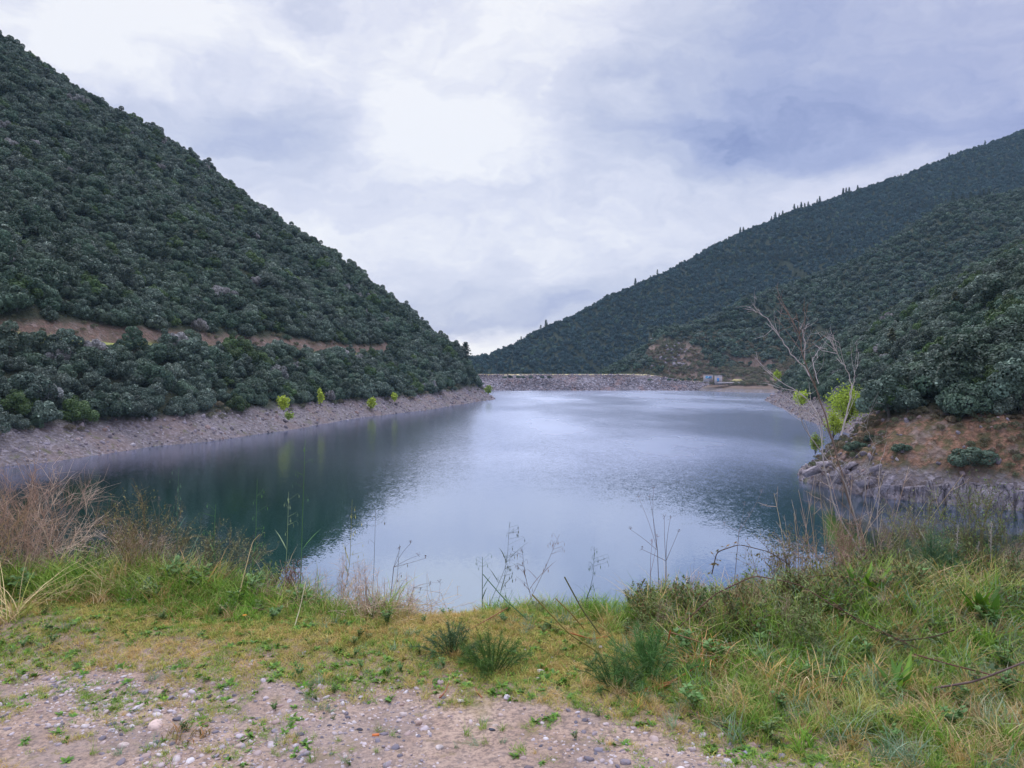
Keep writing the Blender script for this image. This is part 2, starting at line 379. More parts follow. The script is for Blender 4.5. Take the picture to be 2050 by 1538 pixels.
fr = T.n('ShaderNodeMapRange', {0: T.n('ShaderNodeFresnel', {'IOR': 1.34}).outputs[0], 1: 0.0, 2: 0.5, 3: 0.58, 4: 0.97})
ms = T.n('ShaderNodeMixShader', {0: fr.outputs[0], 1: body.outputs[0], 2: gl.outputs[0]})
T.n('ShaderNodeOutputMaterial', {0: ms.outputs[0]}); M['water'] = m

# near ground: pinkish track soil turning into thatch
m, T = material('near_soil'); P_ = geo(T); sp = T.n('ShaderNodeSeparateXYZ', {0: P_})
n1 = T.noise(P_, 3.0, 5, 0.6); n2 = T.noise(P_, 40, 5, 0.7); n3 = T.noise(P_, 9, 5, 0.65)
soil = T.ramp(n1, [(0.3, rgb(142, 120, 106)), (0.5, rgb(170, 145, 129)), (0.7, rgb(190, 166, 148))])
soil = T.mix(T.mr(n2, 0.42, 0.62, 0, .8), soil, rgba(112, 98, 92)); soil = T.mix(T.mr(T.noise(P_, 1.6, 5, .65), .46, .6, 0, .4), soil, rgba(140, 128, 124))
soil = T.mix(T.mr(n3, 0.55, 0.68, 0, .6), soil, rgba(126, 112, 84))
that = T.ramp(n2, [(0.3, rgb(88, 76, 44)), (0.5, rgb(134, 116, 62)), (0.7, rgb(166, 142, 84))])
that = T.mix(T.mr(n3, 0.45, 0.6), that, rgba(92, 96, 44))
edge = T.m('ADD', sp.outputs[1], T.m('ADD', T.m('MULTIPLY', T.m('SUBTRACT', n1, .5), 1.6), T.m('MULTIPLY', sp.outputs[0], 0.28)))
k = T.mr(edge, 3.6, 4.0)
c = T.mix(k, soil, that)
c = T.mix(T.mr(T.m('ADD', sp.outputs[1], n3), 5.9, 6.5), c, rgba(70, 62, 40))
finish(T, c, 0.95, T.m('ADD', n2, T.n('ShaderNodeTexVoronoi', {'Vector': P_, 'Scale': 55.0}).outputs[0]), 0.8, 0.012); M['soil'] = m

# ------------------------------------------------------------------ structure: hills, dam, lake, near ground
def cover(me, fn):
    """R = rock, G = bare earth, B = grass verge, as a colour attribute"""
    n = len(me.vertices); V = np.empty(n*3, np.float32); me.vertices.foreach_get('co', V); V = V.reshape(-1, 3).astype(float)
    C = fn(V); a = me.color_attributes.new('col', 'FLOAT_COLOR', 'POINT'); a.data.foreach_set('color', np.hstack([C, np.ones((n, 1))]).astype(np.float32).ravel())

def lwarp(W, P): return O[0]+W*E[0]+P*Nn[0], O[1]+W*E[1]+P*Nn[1]
def p_line():
    return None
me = grid_mesh('left_hill', h_left, -70, 420, 330, -24, 440, 330, M['hill'], warp=lambda a, b: lwarp(a, -24+(b+24)**1.35/(464**.35)))
def cov_left(V):
    w_, q, p = left_wp(V[:, 0], V[:, 1]); nz = fbm(V[:, 0], V[:, 1], 6, 3, 81)
    rock = 1-sstep(q+nz*1.5, 8, 10.5)
    cut = (w_ < 235)*sstep(q+nz*0.6, 37.0, 37.8)*(1-sstep(q+nz*2, 40.5, 43))
    road = sstep(q+nz*1.2, 31.5, 33)*(1-sstep(q, 36.8, 37.6))
    return np.stack([rock, cut, road*(w_ < 235)], 1)
cover(me, cov_left); tag(obj('left_hill', me), kind='structure')
me = grid_mesh('right_hill', h_right, 34, 420, 430, 32, 440, 430, M['hill'], warp=lambda a, b: (34+(a-34)**1.25/(386**.25), 32+(b-32)**1.15/(408**.15)))
def cov_right(V):
    x, y = V[:, 0], V[:, 1]; d, par = d_right(x, y); nz = fbm(x, y, 5, 3, 82); wD = 1-sstep(y, 118, 140)
    rock = (1-wD)*(1-sstep(d+nz*1.5, 5.5, 8)) + wD*(1-sstep(d+nz*.6, 1.8, 3.0))
    earth = wD*sstep(d+nz*.6, 1.8, 3.0)*(1-sstep(d+nz*2, 9, 12))
    return np.stack([np.clip(rock, 0, 1), earth, rock*0], 1)
cover(me, cov_right); tag(obj('right_hill', me), kind='structure')
me = grid_mesh('far_hills', h_far, -230, 1150, 420, 470, 1420, 340, M['hill'])
def cov_far(V):
    x, y, z = V.T; d = d_B(x, y); nz = fbm(x, y, 12, 3, 83); r = x > 120
    scar = sstep(fbm(x, y, 20, 3, 84)+0.55-np.hypot((x-152)/32, (y-585)/34)*.6, 0, .2)*(z > 6)
    e = np.maximum(r*(1-sstep(d+nz*8, 74, 86))*sstep(d, 3, 8), 1-sstep(np.hypot((x-139)/26, (y-636)/32), .8, 1.1))
    rk = r*(1-sstep(d, 3, 8))
    return np.stack([rk, np.clip(e, 0, 1), e*0], 1)
cover(me, cov_far); tag(obj('far_hills', me), kind='structure')

# dam: a long rockfill embankment
prof = np.array([(548, -9), (560, -1), (562, 0.2), (571, 6.0), (580.5, 11.4), (582, 12.0), (583, 12.2), (590, 12.2), (591, 12.0), (625, -6)], float)
xs = np.arange(-75, 153, 1.5); us = np.concatenate([np.linspace(i, i+1, 7)[:-1] for i in range(len(prof)-1)]+[[len(prof)-1]])
U, X = np.meshgrid(us, xs); Y = np.interp(U, range(len(prof)), prof[:, 0]); Z = np.interp(U, range(len(prof)), prof[:, 1])
lower = sstep(X, 100, 140); Z = np.where(Z > 0, Z*(1-0.45*lower), Z)
face = (Z > 0.3)*(U < 5.2)
Z = Z+face*fbm(X, Y, 1.8, 3, 91)*0.5; Y = Y+face*fbm(X, Y*2, 20, 3, 92)*2.0+6*((X-40)/115)**2*-1
V = np.stack([X, Y, Z], -1).reshape(-1, 3); ny, nx = X.shape; i = np.arange(nx*ny).reshape(ny, nx)
Fq = np.stack([i[:-1, :-1], i[1:, :-1], i[1:, 1:], i[:-1, 1:]], -1).reshape(-1, 4)
me = mesh_np('dam', V, Fq, M['riprap'], True); me.materials.append(M['crest'])
uu = U[:-1, :-1].ravel(); me.polygons.foreach_set('material_index', (uu >= 4).astype(np.int32))
tag(obj('dam_embankment', me), 'long low rockfill dam with straw coloured crest across the far end of the lake', 'dam')

# lake
me = mesh_np('lake', [(-900, -60, 0), (900, -60, 0), (900, 563, 0), (-900, 563, 0)], np.array([[0, 1, 2, 3]]), M['water'])
tag(obj('water', me), kind='structure')
m, T = material('distant_ground'); P_ = geo(T)
finish(T, T.mix(T.noise(P_, .01, 4), (.03, .045, .025, 1), (.06, .07, .04, 1)), .95); M['plain'] = m
me = mesh_np('ground', [(-1500, -300, -14), (1500, -300, -14), (1500, 1700, -14), (-1500, 1700, -14)], np.array([[0, 1, 2, 3]]), M['plain'])
tag(obj('ground', me), kind='structure')

# near bank: fine mesh under the camera, coarse skirt round it
def near_warp(a, b): return a*(1+0.0*b), b
def sgn_pow(t, p): return np.sign(t)*np.abs(t)**p
me = grid_mesh('near_bank', h_near, -1, 1, 420, 0, 1, 420, M['soil'],
    warp=lambda a, b: (a*5.0+sgn_pow(a, 7)*60, 1.2+b*5.5+b**8*22))
tag(obj('near_bank', me), kind='structure')
me = grid_mesh('track_ground', h_near, -70, 70, 80, -40, 1.2, 40, M['soil']); tag(obj('track', me), kind='structure')

exec_stage_trees = True
# ------------------------------------------------------------------ trees
def quads(Pc, Nrm, size, rng, elong=1.0):
    """one leaf-clump quad at every point, facing its normal"""
    n = len(Pc); a = rng.normal(size=(n, 3)); t = np.cross(Nrm, a); t /= np.linalg.norm(t, axis=1)[:, None]+1e-9
    b_ = np.cross(Nrm, t); b_ /= np.linalg.norm(b_, axis=1)[:, None]+1e-9
    s = np.asarray(size).reshape(-1, 1)*np.ones((n, 1)); t = t*s*elong; b_ = b_*s
    j = lambda: rng.uniform(.7, 1.25, (n, 1))
    V = np.stack([Pc-t*j()-b_*j()*.6, Pc+t*j()-b_*j(), Pc+t*j()+b_*j()*.6, Pc-t*j()+b_*j()], 1).reshape(-1, 3)
    return V, np.arange(4*n).reshape(n, 4)
def unit(v): return v/(np.linalg.norm(v, axis=-1, keepdims=True)+1e-9)

def crown_mesh(name, mat, rng, R=2.3, H=3.6, z0=1.0, lobes=14, n=1500, leaf=0.17, pale=0.0):
    L = []; rr = []
    for k in range(lobes):
        a = rng.uniform(0, 2*math.pi); e = math.asin(rng.uniform(0.0, 1)); r = rng.uniform(.5, 1.08)
        L.append((math.cos(a)*math.cos(e)*R*r, math.sin(a)*math.cos(e)*R*r, z0+0.7+math.sin(e)*(H-1.4)*r*1.1)); rr.append(rng.uniform(.20, .42)*R)
    L.append((0, 0, z0+H*.42)); rr.append(R*.62); L = np.array(L); rr = np.array(rr)
    k = rng.choice(len(L), n*2, p=rr**2/np.sum(rr**2)); d = unit(rng.normal(size=(n*2, 3))+np.array([0, 0, .35]))
    P = L[k]+d*rr[k][:, None]*rng.uniform(.86, 1.06, (n*2, 1))
    dist = np.linalg.norm(P[:, None]-L[None], axis=2)/rr[None]; dist[np.arange(len(P)), k] = 9
    ok = (dist.min(1) > .88) & (P[:, 2] > z0*.5); P, d, k = P[ok][:n], d[ok][:n], k[ok][:n]
    nr = unit(d+rng.normal(size=d.shape)*.55)
    V, Fq = quads(P, nr, rng.uniform(.7, 1.3, len(P))*leaf, rng)
    c = rng.uniform(.78, 1.25, (len(P), 1))*(0.72+.56*rng.random(len(L))[k][:, None])*np.ones((1, 3))
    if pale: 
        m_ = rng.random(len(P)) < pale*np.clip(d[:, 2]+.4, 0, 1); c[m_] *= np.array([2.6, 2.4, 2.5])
    return mesh_np(name, V, Fq, mat, False, np.repeat(c, 4, 0))
def tube(pts, rad, ns=5, cap=False):
    pts = np.asarray(pts, float); rad = np.asarray(rad, float); n = len(pts)
    tg = unit(np.gradient(pts, axis=0)); ref = np.array([.31, .17, .93]) if abs(tg[0, 2]) < .9 else np.array([1., .1, 0])
    u = unit(np.cross(tg, ref)); v_ = np.cross(tg, u); a = np.arange(ns)*2*math.pi/ns
    V = pts[:, None]+rad[:, None, None]*(np.cos(a)[None, :, None]*u[:, None]+np.sin(a)[None, :, None]*v_[:, None])
    i = np.arange(n*ns).reshape(n, ns); j = np.roll(i, -1, 1)
    return V.reshape(-1, 3), np.stack([i[:-1], j[:-1], j[1:], i[1:]], -1).reshape(-1, 4)
class MB:
    def __init__(s): s.V = []; s.F = []; s.C = []; s.n = 0
    def add(s, V, Fc, c):
        V = np.asarray(V, float); s.V.append(V); s.F.append(np.asarray(Fc)+s.n)
        c = np.asarray(c, float); s.C.append(np.tile(c, (len(V), 1)) if c.ndim == 1 else c); s.n += len(V); return s
    def tube(s, pts, rad, c, ns=4): V, Fc = tube(pts, rad, ns); return s.add(V, Fc, c)
    def mesh(s, name, mat, smooth=False):
        return mesh_np(name, np.vstack(s.V), [f for f in s.F], mat, smooth, np.vstack(s.C))
def trunk_mesh(name, rng, h=2.6, r=.13):
    b_ = MB(); top = np.array([rng.normal()*.2, rng.normal()*.2, h]); c = (1, 1, 1)
    b_.tube([(0, 0, -.5), (0, 0, 0), top*.5+rng.normal(size=3)*.06, top], [r*1.5, r*1.2, r*.8, r*.3], c, 6)
    for k in range(5):
        a = rng.uniform(0, 6.28); s_ = top*rng.uniform(.35, .8); e = s_+np.array([math.cos(a)*1.1, math.sin(a)*1.1, .9])*rng.uniform(.6, 1.1)
        b_.tube([s_, (s_+e)/2+np.array([0, 0, .12]), e], [r*.5, r*.35, r*.12], c, 4)
    return b_.mesh(name, M['bark'])
def pine_crown(name, mat, rng, h=9, R=1.9, n=900, leaf=.2, z0=1.5, layers=9):
    P = []; Nr = []
    for k in range(layers):
        t = (k+.5)/layers; z = z0+(h-z0)*t; r = R*(1-t)**.7*rng.uniform(.75, 1.15)+.15; nb = 7
        a0 = rng.uniform(0, 6)
        for q in range(nb):
            a = a0+q*6.28/nb+rng.normal()*.2; m_ = int(n/layers/nb)+1; u = rng.uniform(.15, 1, m_)
            rq = r*rng.uniform(.7, 1.1)
            P.append(np.stack([np.cos(a)*u*rq, np.sin(a)*u*rq, z+u*rq*.25+rng.normal(size=m_)*.12], 1)+rng.normal(size=(m_, 3))*.14)
            Nr.append(np.tile([math.cos(a)*.4, math.sin(a)*.4, .9], (m_, 1)))
    P = np.vstack(P); Nr = unit(np.vstack(Nr)+rng.normal(size=P.shape)*.5)
    V, Fq = quads(P, Nr, rng.uniform(.6, 1.3, len(P))*leaf, rng)
    return mesh_np(name, V, Fq, mat, False, np.repeat(rng.uniform(.7, 1.3, (len(P), 1))*np.ones((1, 3)), 4, 0))

rg = np.random.default_rng(7)
KINDS = [('oak', 5), ('grey', 3), ('green', 1), ('pale', 1)]
CR = []; CRk = []
for kname, cnt in KINDS:
    for j in range(cnt):
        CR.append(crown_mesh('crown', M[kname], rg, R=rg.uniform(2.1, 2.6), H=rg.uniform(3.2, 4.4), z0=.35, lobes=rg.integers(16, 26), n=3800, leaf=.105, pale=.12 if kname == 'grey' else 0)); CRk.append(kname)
TRK = [trunk_mesh('trunk', rg) for _ in range(3)]
FAR = []
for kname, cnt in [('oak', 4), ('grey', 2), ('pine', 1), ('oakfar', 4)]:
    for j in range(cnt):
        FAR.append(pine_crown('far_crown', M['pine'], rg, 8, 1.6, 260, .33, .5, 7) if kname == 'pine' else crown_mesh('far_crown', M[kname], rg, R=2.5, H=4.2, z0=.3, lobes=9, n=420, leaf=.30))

protos = {}
def proto_collection(name, meshes):
    c = bpy.data.collections.new(name)
    for i, me in enumerate(meshes):
        o = bpy.data.objects.new('%s_%02d' % (name, i), me); c.objects.link(o)
    return c
def instancer(name, P, rot, scl, idx, coll, label=None, kind='stuff', cat=None):
    n = len(P); me = bpy.data.meshes.new(name); me.vertices.add(n); me.vertices.foreach_set('co', np.asarray(P, np.float32).ravel())
    a = me.attributes.new('rot', 'FLOAT_VECTOR', 'POINT'); a.data.foreach_set('vector', np.asarray(rot, np.float32).ravel())
    a = me.attributes.new('scl', 'FLOAT_VECTOR', 'POINT'); s_ = np.asarray(scl, np.float32)
    if s_.ndim == 1: s_ = np.repeat(s_[:, None], 3, 1)
    a.data.foreach_set('vector', s_.ravel())
    a = me.attributes.new('idx', 'INT', 'POINT'); a.data.foreach_set('value', np.asarray(idx, np.int32))
    o = obj(name, me); ng = bpy.data.node_groups.new(name, 'GeometryNodeTree')
    ng.interface.new_socket('Geometry', in_out='INPUT', socket_type='NodeSocketGeometry')
    ng.interface.new_socket('Geometry', in_out='OUTPUT', socket_type='NodeSocketGeometry')
    N = ng.nodes; L = ng.links; gi = N.new('NodeGroupInput'); go = N.new('NodeGroupOutput')
    ip = N.new('GeometryNodeInstanceOnPoints'); ci = N.new('GeometryNodeCollectionInfo')
    ci.inputs['Collection'].default_value = coll; ci.inputs['Separate Children'].default_value = True; ci.inputs['Reset Children'].default_value = True
    L.new(gi.outputs[0], ip.inputs['Points']); L.new(ci.outputs[0], ip.inputs['Instance']); ip.inputs['Pick Instance'].default_value = True
    def na(nm, dt):
        q = N.new('GeometryNodeInputNamedAttribute'); q.data_type = dt; q.inputs['Name'].default_value = nm; return q.outputs['Attribute']
    L.new(na('idx', 'INT'), ip.inputs['Instance Index'])
    er = N.new('FunctionNodeEulerToRotation'); L.new(na('rot', 'FLOAT_VECTOR'), er.inputs[0]); L.new(er.outputs[0], ip.inputs['Rotation'])
    L.new(na('scl', 'FLOAT_VECTOR'), ip.inputs['Scale']); L.new(ip.outputs[0], go.inputs[0])
    md = o.modifiers.new('scatter', 'NODES'); md.node_group = ng
    tag(o, label, cat, None, kind); return o

def jitter_grid(x0, x1, y0, y1, s, rng):
    X, Y = np.meshgrid(np.arange(x0, x1, s), np.arange(y0, y1, s)); X = X+((np.arange(X.shape[0]) % 2)*s/2)[:, None]
    return (X+rng.uniform(-.42, .42, X.shape)*s).ravel(), (Y+rng.uniform(-.42, .42, X.shape)*s).ravel()
def in_frame(P, mx=260, top=7):
    px, py = project(P); px2, py2 = project(P+np.array([0, 0, top])); return (px > -mx) & (px < 2050+mx) & (py2 < 1600) & (py > -90)

# left hillside
x, y = jitter_grid(-520, 40, 90, 520, 3.6, rg)
w_, q, p = left_wp(x, y); nzq = fbm(x, y, 7, 3, 81)
ok = (q+nzq*2 > 8.8) & ~((q > 32.0) & (q < 41.6) & (w_ < 232)) & (w_-np.interp(p, RIDGE_P, RIDGE_W) < 14) & (w_ > -60)
x, y, q = x[ok], y[ok], q[ok]; PL = np.stack([x, y, h_left(x, y)], 1); qL = q
ok = in_frame(PL) & (PL[:, 2] > 1); PL, qL = PL[ok], qL[ok]; ok = visible(PL, h_left); PL, qL = PL[ok], qL[ok]
# right hillside
x, y = jitter_grid(40, 330, 50, 430, 3.5, rg); xx, yy = jitter_grid(40, 200, 50, 150, 3.3, rg); kk = (xx*0+yy) < 150; x, y = np.r_[x, xx[kk]], np.r_[y, yy[kk]]
d, par = d_right(x, y); nzq = fbm(x, y, 7, 3, 82); wD = 1-sstep(y, 118, 140)
ok = (d+nzq*2.0 > 7.0+wD*2.6) & (y-np.interp(x, [128, 142, 159, 181, 239, 600], [398, 378, 366, 360, 350, 335]) < 12)
x, y, d = x[ok], y[ok], d[ok]; PR = np.stack([x, y, h_right(x, y)], 1)
ok = in_frame(PR) & (PR[:, 2] > 1); PR = PR[ok]; PR = PR[visible(PR, h_right)]
# far hills
x, y = jitter_grid(-220, 1100, 560, 1390, 5.2, rg)
z = h_far(x, y); dB = d_B(x, y); nzq = fbm(x, y, 14, 3, 85)
ok = (z > 3) & ((x < 138) | (dB+nzq*24 > 66)) & ((x > 138) | (y > 612))
ok &= np.hypot((x-139)/24, (y-636)/30) > 1
PF = np.stack([x, y, z], 1)[ok]; ok = in_frame(PF); PF = PF[ok]; PF = PF[visible(PF, h_far, 5, .5, 80)]
print('trees', len(PL), len(PR), len(PF))

def kind_pick(P, rng, pal=.025):
    g = fbm(P[:, 0], P[:, 1], 16, 3, 99); r = rng.random(len(P)); out = np.zeros(len(P), int)
    for i in range(len(P)):
        if r[i] < pal: out[i] = 9
        elif r[i] < pal+.06: out[i] = 8
        elif r[i]+g[i]*.5 > .62: out[i] = 5+rng.integers(0, 3)
        else: out[i] = rng.integers(0, 5)
    return out
ALL = np.vstack([PL, PR]); side = np.r_[np.zeros(len(PL), int), np.ones(len(PR), int)]
kidx = kind_pick(ALL, rg); scl = np.clip(rg.lognormal(.02, .26, len(ALL)), .55, 1.8); rz = rg.uniform(0, 6.28, len(ALL))
dist = np.linalg.norm(ALL-CAM, axis=1)
score = dist/scl; order = np.argsort(score)
chosen = np.zeros(len(ALL), bool); chosen[order[:290]] = True
names = {'oak': ('dark green rounded evergreen oak', 'oaks'), 'grey': ('grey green dusty looking evergreen oak', 'grey oaks'),
         'green': ('fresh mid green bushy tree', 'green trees'), 'pale': ('pale silvery flowering tree', 'pale trees')}
for i in np.nonzero(chosen)[0]:
    kn = CRk[kidx[i]]; lb, gp = names[kn]; where = ('on the near right hillside above the brown bank', 'on the near right hillside') if side[i] else \
        ('between the left shore and hillside track', 'between the left shore and the track')
    e = empty('oak_tree' if kn in ('oak', 'grey') else 'broadleaf_tree', ALL[i]-[0, 0, .25], rz[i]); e.scale = [float(scl[i])]*3
    tag(e, '%s %s' % (lb, where[0]), 'tree', '%s %s' % (gp, where[1]))
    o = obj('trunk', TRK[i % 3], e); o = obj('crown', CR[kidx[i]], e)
cn = proto_collection('woodland_tree', CR); cf = proto_collection('distant_tree', FAR)
k = ~chosen; z0 = np.zeros(k.sum())
instancer('woodland', ALL[k]-[0, 0, .5], np.stack([z0, z0, rz[k]], 1), scl[k], kidx[k], cn, 'dense evergreen woodland covering both valley sides further off', cat='woodland')
pa_ = cone(PF[:, 0], PF[:, 1], A_R, 0.60, 0.7, 8)+8 > cone(PF[:, 0], PF[:, 1], B_R, 0.46, 0.6, 14)+fbm(PF[:, 0], PF[:, 1], 60, 4, 65)*7
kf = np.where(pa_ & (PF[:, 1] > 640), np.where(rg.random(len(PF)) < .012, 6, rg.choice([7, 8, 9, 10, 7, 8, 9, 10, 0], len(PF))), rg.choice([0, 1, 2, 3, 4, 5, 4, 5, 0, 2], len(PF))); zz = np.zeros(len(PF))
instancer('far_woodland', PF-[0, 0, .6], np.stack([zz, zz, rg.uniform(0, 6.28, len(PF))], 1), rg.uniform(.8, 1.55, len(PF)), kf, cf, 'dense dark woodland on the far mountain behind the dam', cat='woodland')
# thin air between the camera and the far mountain
m, T = material('haze_air'); vp = T.n('ShaderNodeVolumePrincipled', {'Color': (.50, .76, 1.0, 1), 'Density': 0.000070, 'Anisotropy': 0.0})
T.n('ShaderNodeOutputMaterial', {1: vp.outputs[0]})
hx = np.array([[a, b_, c_] for c_ in (-15, 520) for b_ in (-301, 1701) for a in (-1501, 1501)], float)
hz = obj('haze', mesh_np('haze', hx, np.array([[0, 2, 3, 1], [4, 5, 7, 6], [0, 1, 5, 4], [2, 6, 7, 3], [0, 4, 6, 2], [1, 3, 7, 5]]), m)); tag(hz, kind='stuff')
scn.cycles.volume_bounces = 1
# ------------------------------------------------------------------ near plants
def S(r, g, b): return np.array(rgb(r, g, b))
GREEN = [S(108, 152, 44), S(130, 168, 60), S(88, 130, 50), S(144, 174, 74)]
BLUEG = [S(118, 150, 112), S(142, 168, 138), S(98, 132, 92)]
YGRN = [S(166, 170, 82), S(182, 178, 92), S(146, 158, 70), S(188, 174, 98)]
OCHRE = [S(206, 172, 100), S(190, 158, 92), S(218, 188, 116), S(176, 154, 84)]
STRAW = [S(206, 184, 136), S(190, 162, 112), S(216, 196, 156), S(176, 148, 104)]
RUST = [S(182, 122, 72), S(164, 104, 62), S(198, 146, 94)]
PINKD = [S(204, 176, 156), S(180, 150, 132), S(220, 196, 174), S(160, 132, 114)]
def pick(pal, n, rng, var=.16): return np.array(pal)[rng.integers(0, len(pal), n)]*rng.uniform(1-var, 1+var, (n, 1))
def blades(rng, n, spread, h, w_, lean, curl, pal, tip=None, seg=3, tipmix=.5):
    az = rng.uniform(0, 2*math.pi, n); r = spread*np.sqrt(rng.random(n)); ba = rng.uniform(0, 6.28, n)
    hh = rng.uniform(h[0], h[1], n); ln = rng.uniform(0, lean, n); cu = rng.uniform(curl*.2, curl, n); W = rng.uniform(w_*.6, w_*1.2, n)
    t = np.linspace(0, 1, seg+1); off = hh[:, None]*(ln[:, None]*t+cu[:, None]*t**2); z = hh[:, None]*(t*(1-.1*ln[:, None])-cu[:, None]*.42*t**3)
    cx = (r*np.cos(ba))[:, None]+np.cos(az)[:, None]*off; cy = (r*np.sin(ba))[:, None]+np.sin(az)[:, None]*off
    sa = az+math.pi/2+rng.normal(size=n)*.7; wd = W[:, None]*np.clip((1-t)**.6*1.0, .06, 1)*np.where(t == 0, .7, 1)/2
    Lf = np.stack([cx-np.cos(sa)[:, None]*wd, cy-np.sin(sa)[:, None]*wd, z], -1); Rt = np.stack([cx+np.cos(sa)[:, None]*wd, cy+np.sin(sa)[:, None]*wd, z], -1)
    V = np.stack([Lf, Rt], 2).reshape(-1, 3); i = np.arange(n*(seg+1)*2).reshape(n, seg+1, 2)
    Fq = np.stack([i[:, :-1, 0], i[:, :-1, 1], i[:, 1:, 1], i[:, 1:, 0]], -1).reshape(-1, 4)
    c0 = pick(pal, n, rng); c1 = pick(tip or pal, n, rng); k = (t**1.5*tipmix if tip else t*0)[None, :, None]
    C = c0[:, None]*(1-k)+c1[:, None]*k; C = np.repeat(C[:, :, None], 2, 2).reshape(-1, 3)
    return V, Fq, C
def leaf(b_, base, d, length, width, c, up=(0, 0, 1), fold=.15):
    """one pointed leaf: four quads"""
    d = unit(np.array(d, float)); sd_ = unit(np.cross(d, np.array(up)+np.array([.01, .02, 0]))); nn = np.cross(sd_, d)
    t = np.array([0, .3, .65, 1.0]); wv = np.array([.12, 1, .8, .03])*width/2
    P = np.array(base)+d*length*t[:, None]-nn*(t**2*length*.18)[:, None]
    V = np.concatenate([P-sd_*wv[:, None]+nn*(wv*fold)[:, None], P, P+sd_*wv[:, None]+nn*(wv*fold)[:, None]])
    Fq = [(k, k+1, k+5, k+4) for k in range(3)]+[(k+4, k+5, k+9, k+8) for k in range(3)]
    b_.add(V, np.array(Fq), c)
def herb(rng, h, pal, stems=7, lw=.016, ll=.03):
    b_ = MB()
    for k in range(stems):
        a = rng.uniform(0, 6.28); e = np.array([math.cos(a)*h*rng.uniform(.15, .6), math.sin(a)*h*rng.uniform(.15, .6), h*rng.uniform(.6, 1)])
        pts = [(0, 0, -.01), e*.5+np.array([0, 0, h*.12]), e]; b_.tube(pts, [.0022, .0017, .001], pick(pal, 1, rng)[0], 3)
        for q in range(11):
            t = rng.uniform(.25, 1); P = e*t+np.array([0, 0, h*.12*4*t*(1-t)]); aa = rng.uniform(0, 6.28)
            leaf(b_, P, (math.cos(aa), math.sin(aa), rng.uniform(-.1, .9)), ll*rng.uniform(.6, 1.2), lw*rng.uniform(.7, 1.2), pick(pal, 1, rng)[0])
    return b_
def feather(rng, h, R, pal, fronds=26, n=36):
    """fennel-like plume: fronds carrying hair-fine leaflets"""
    b_ = MB()
    for k in range(fronds):
        a = rng.uniform(0, 6.28); o_ = rng.uniform(.1, 1.25); bo = np.array([math.cos(a), math.sin(a), 0])*R*.55*o_*rng.random(); e = bo*.4+np.array([math.cos(a)*R*o_, math.sin(a)*R*o_, h*(1-.5*min(o_, 1.2)**2)*rng.uniform(.45, 1.05)])
        col_ = pick(pal, 1, rng, .25)[0]; b_.tube([bo, bo*.4+e*.6+np.array([0, 0, h*.12]), e], [.003, .002, .0008], col_, 3)
        t = rng.uniform(.25, 1.05, n); P = bo+(e-bo)*t[:, None]+np.stack([0*t, 0*t, h*.4*t*(1-np.clip(t, 0, 1))], 1)
        d = unit(rng.normal(size=(n, 3))+e/np.linalg.norm(e)*1.1); L_ = h*.22*(1.15-t*.6); s_ = unit(np.cross(d, rng.normal(size=(n, 3))))*.0011
        Q = P+d*L_[:, None]; V = np.stack([P-s_, P+s_, Q+s_*.5, Q-s_*.5], 1).reshape(-1, 3)
        b_.add(V, np.arange(4*n).reshape(n, 4), np.repeat(pick(pal, n, rng, .3), 4, 0))
    return b_
def twiggy(rng, h, R, pal, stems=26, twigs=14, r0=.0028, leafpal=None, leaves=0, droop=.15, lsize=.012):
    b_ = MB()
    for k in range(stems):
        a = rng.uniform(0, 6.28); o_ = rng.uniform(.05, 1); c = pick(pal, 1, rng, .2)[0]
        base = np.array([math.cos(a), math.sin(a), 0])*R*.25*rng.random(); e = np.array([math.cos(a)*R*o_, math.sin(a)*R*o_, h*(1-.35*o_**2)*rng.uniform(.6, 1.08)])
        mid = (base+e)*.5+rng.normal(size=3)*h*.07+np.array([0, 0, h*.1]); P = np.array([base-[0, 0, .03], base*.6+mid*.4, mid, mid*.45+e*.55+rng.normal(size=3)*h*.04, e])
        b_.tube(P, [r0, r0*.85, r0*.65, r0*.45, r0*.2], c, 3)
        for q in range(twigs):
            t = rng.uniform(1.0, 3.98); i = int(t); s_ = P[i]*(1-t+i)+P[min(i+1, 4)]*(t-i); dd = unit(e-base+rng.normal(size=3)*h*.5); ln = h*rng.uniform(.08, .32)
            m_ = s_+dd*ln*.5+rng.normal(size=3)*ln*.12; q2 = s_+dd*ln+np.array([0, 0, -droop*ln])+rng.normal(size=3)*ln*.15
            b_.tube([s_, m_, q2], [r0*.4, r0*.3, r0*.12], c*rng.uniform(.85, 1.15), 3)
            for l_ in range(leaves):
                u = rng.random(); pp = s_*(1-u)+q2*u; leaf(b_, pp, rng.normal(size=3)+[0, 0, .4], lsize*rng.uniform(.7, 1.5), lsize*.5, pick(leafpal, 1, rng)[0])
    return b_
def tangle(rng, R, h, pal, n=60, r=.0012):
    b_ = MB()
    for k in range(n):
        p0 = rng.normal(size=3)*[R*.6, R*.6, 0]+[0, 0, h*rng.uniform(0, .6)]; d = unit(rng.normal(size=3)*[1, 1, .45]); L_ = rng.uniform(.5, 1.6)*R
        P = [p0, p0+d*L_*.5+rng.normal(size=3)*R*.15, p0+d*L_+rng.normal(size=3)*R*.25]; P = [np.maximum(q, [-9, -9, 0]) for q in P]
        b_.tube(P, [r, r*.9, r*.5], pick(pal, 1, rng)[0], 3)
    return b_

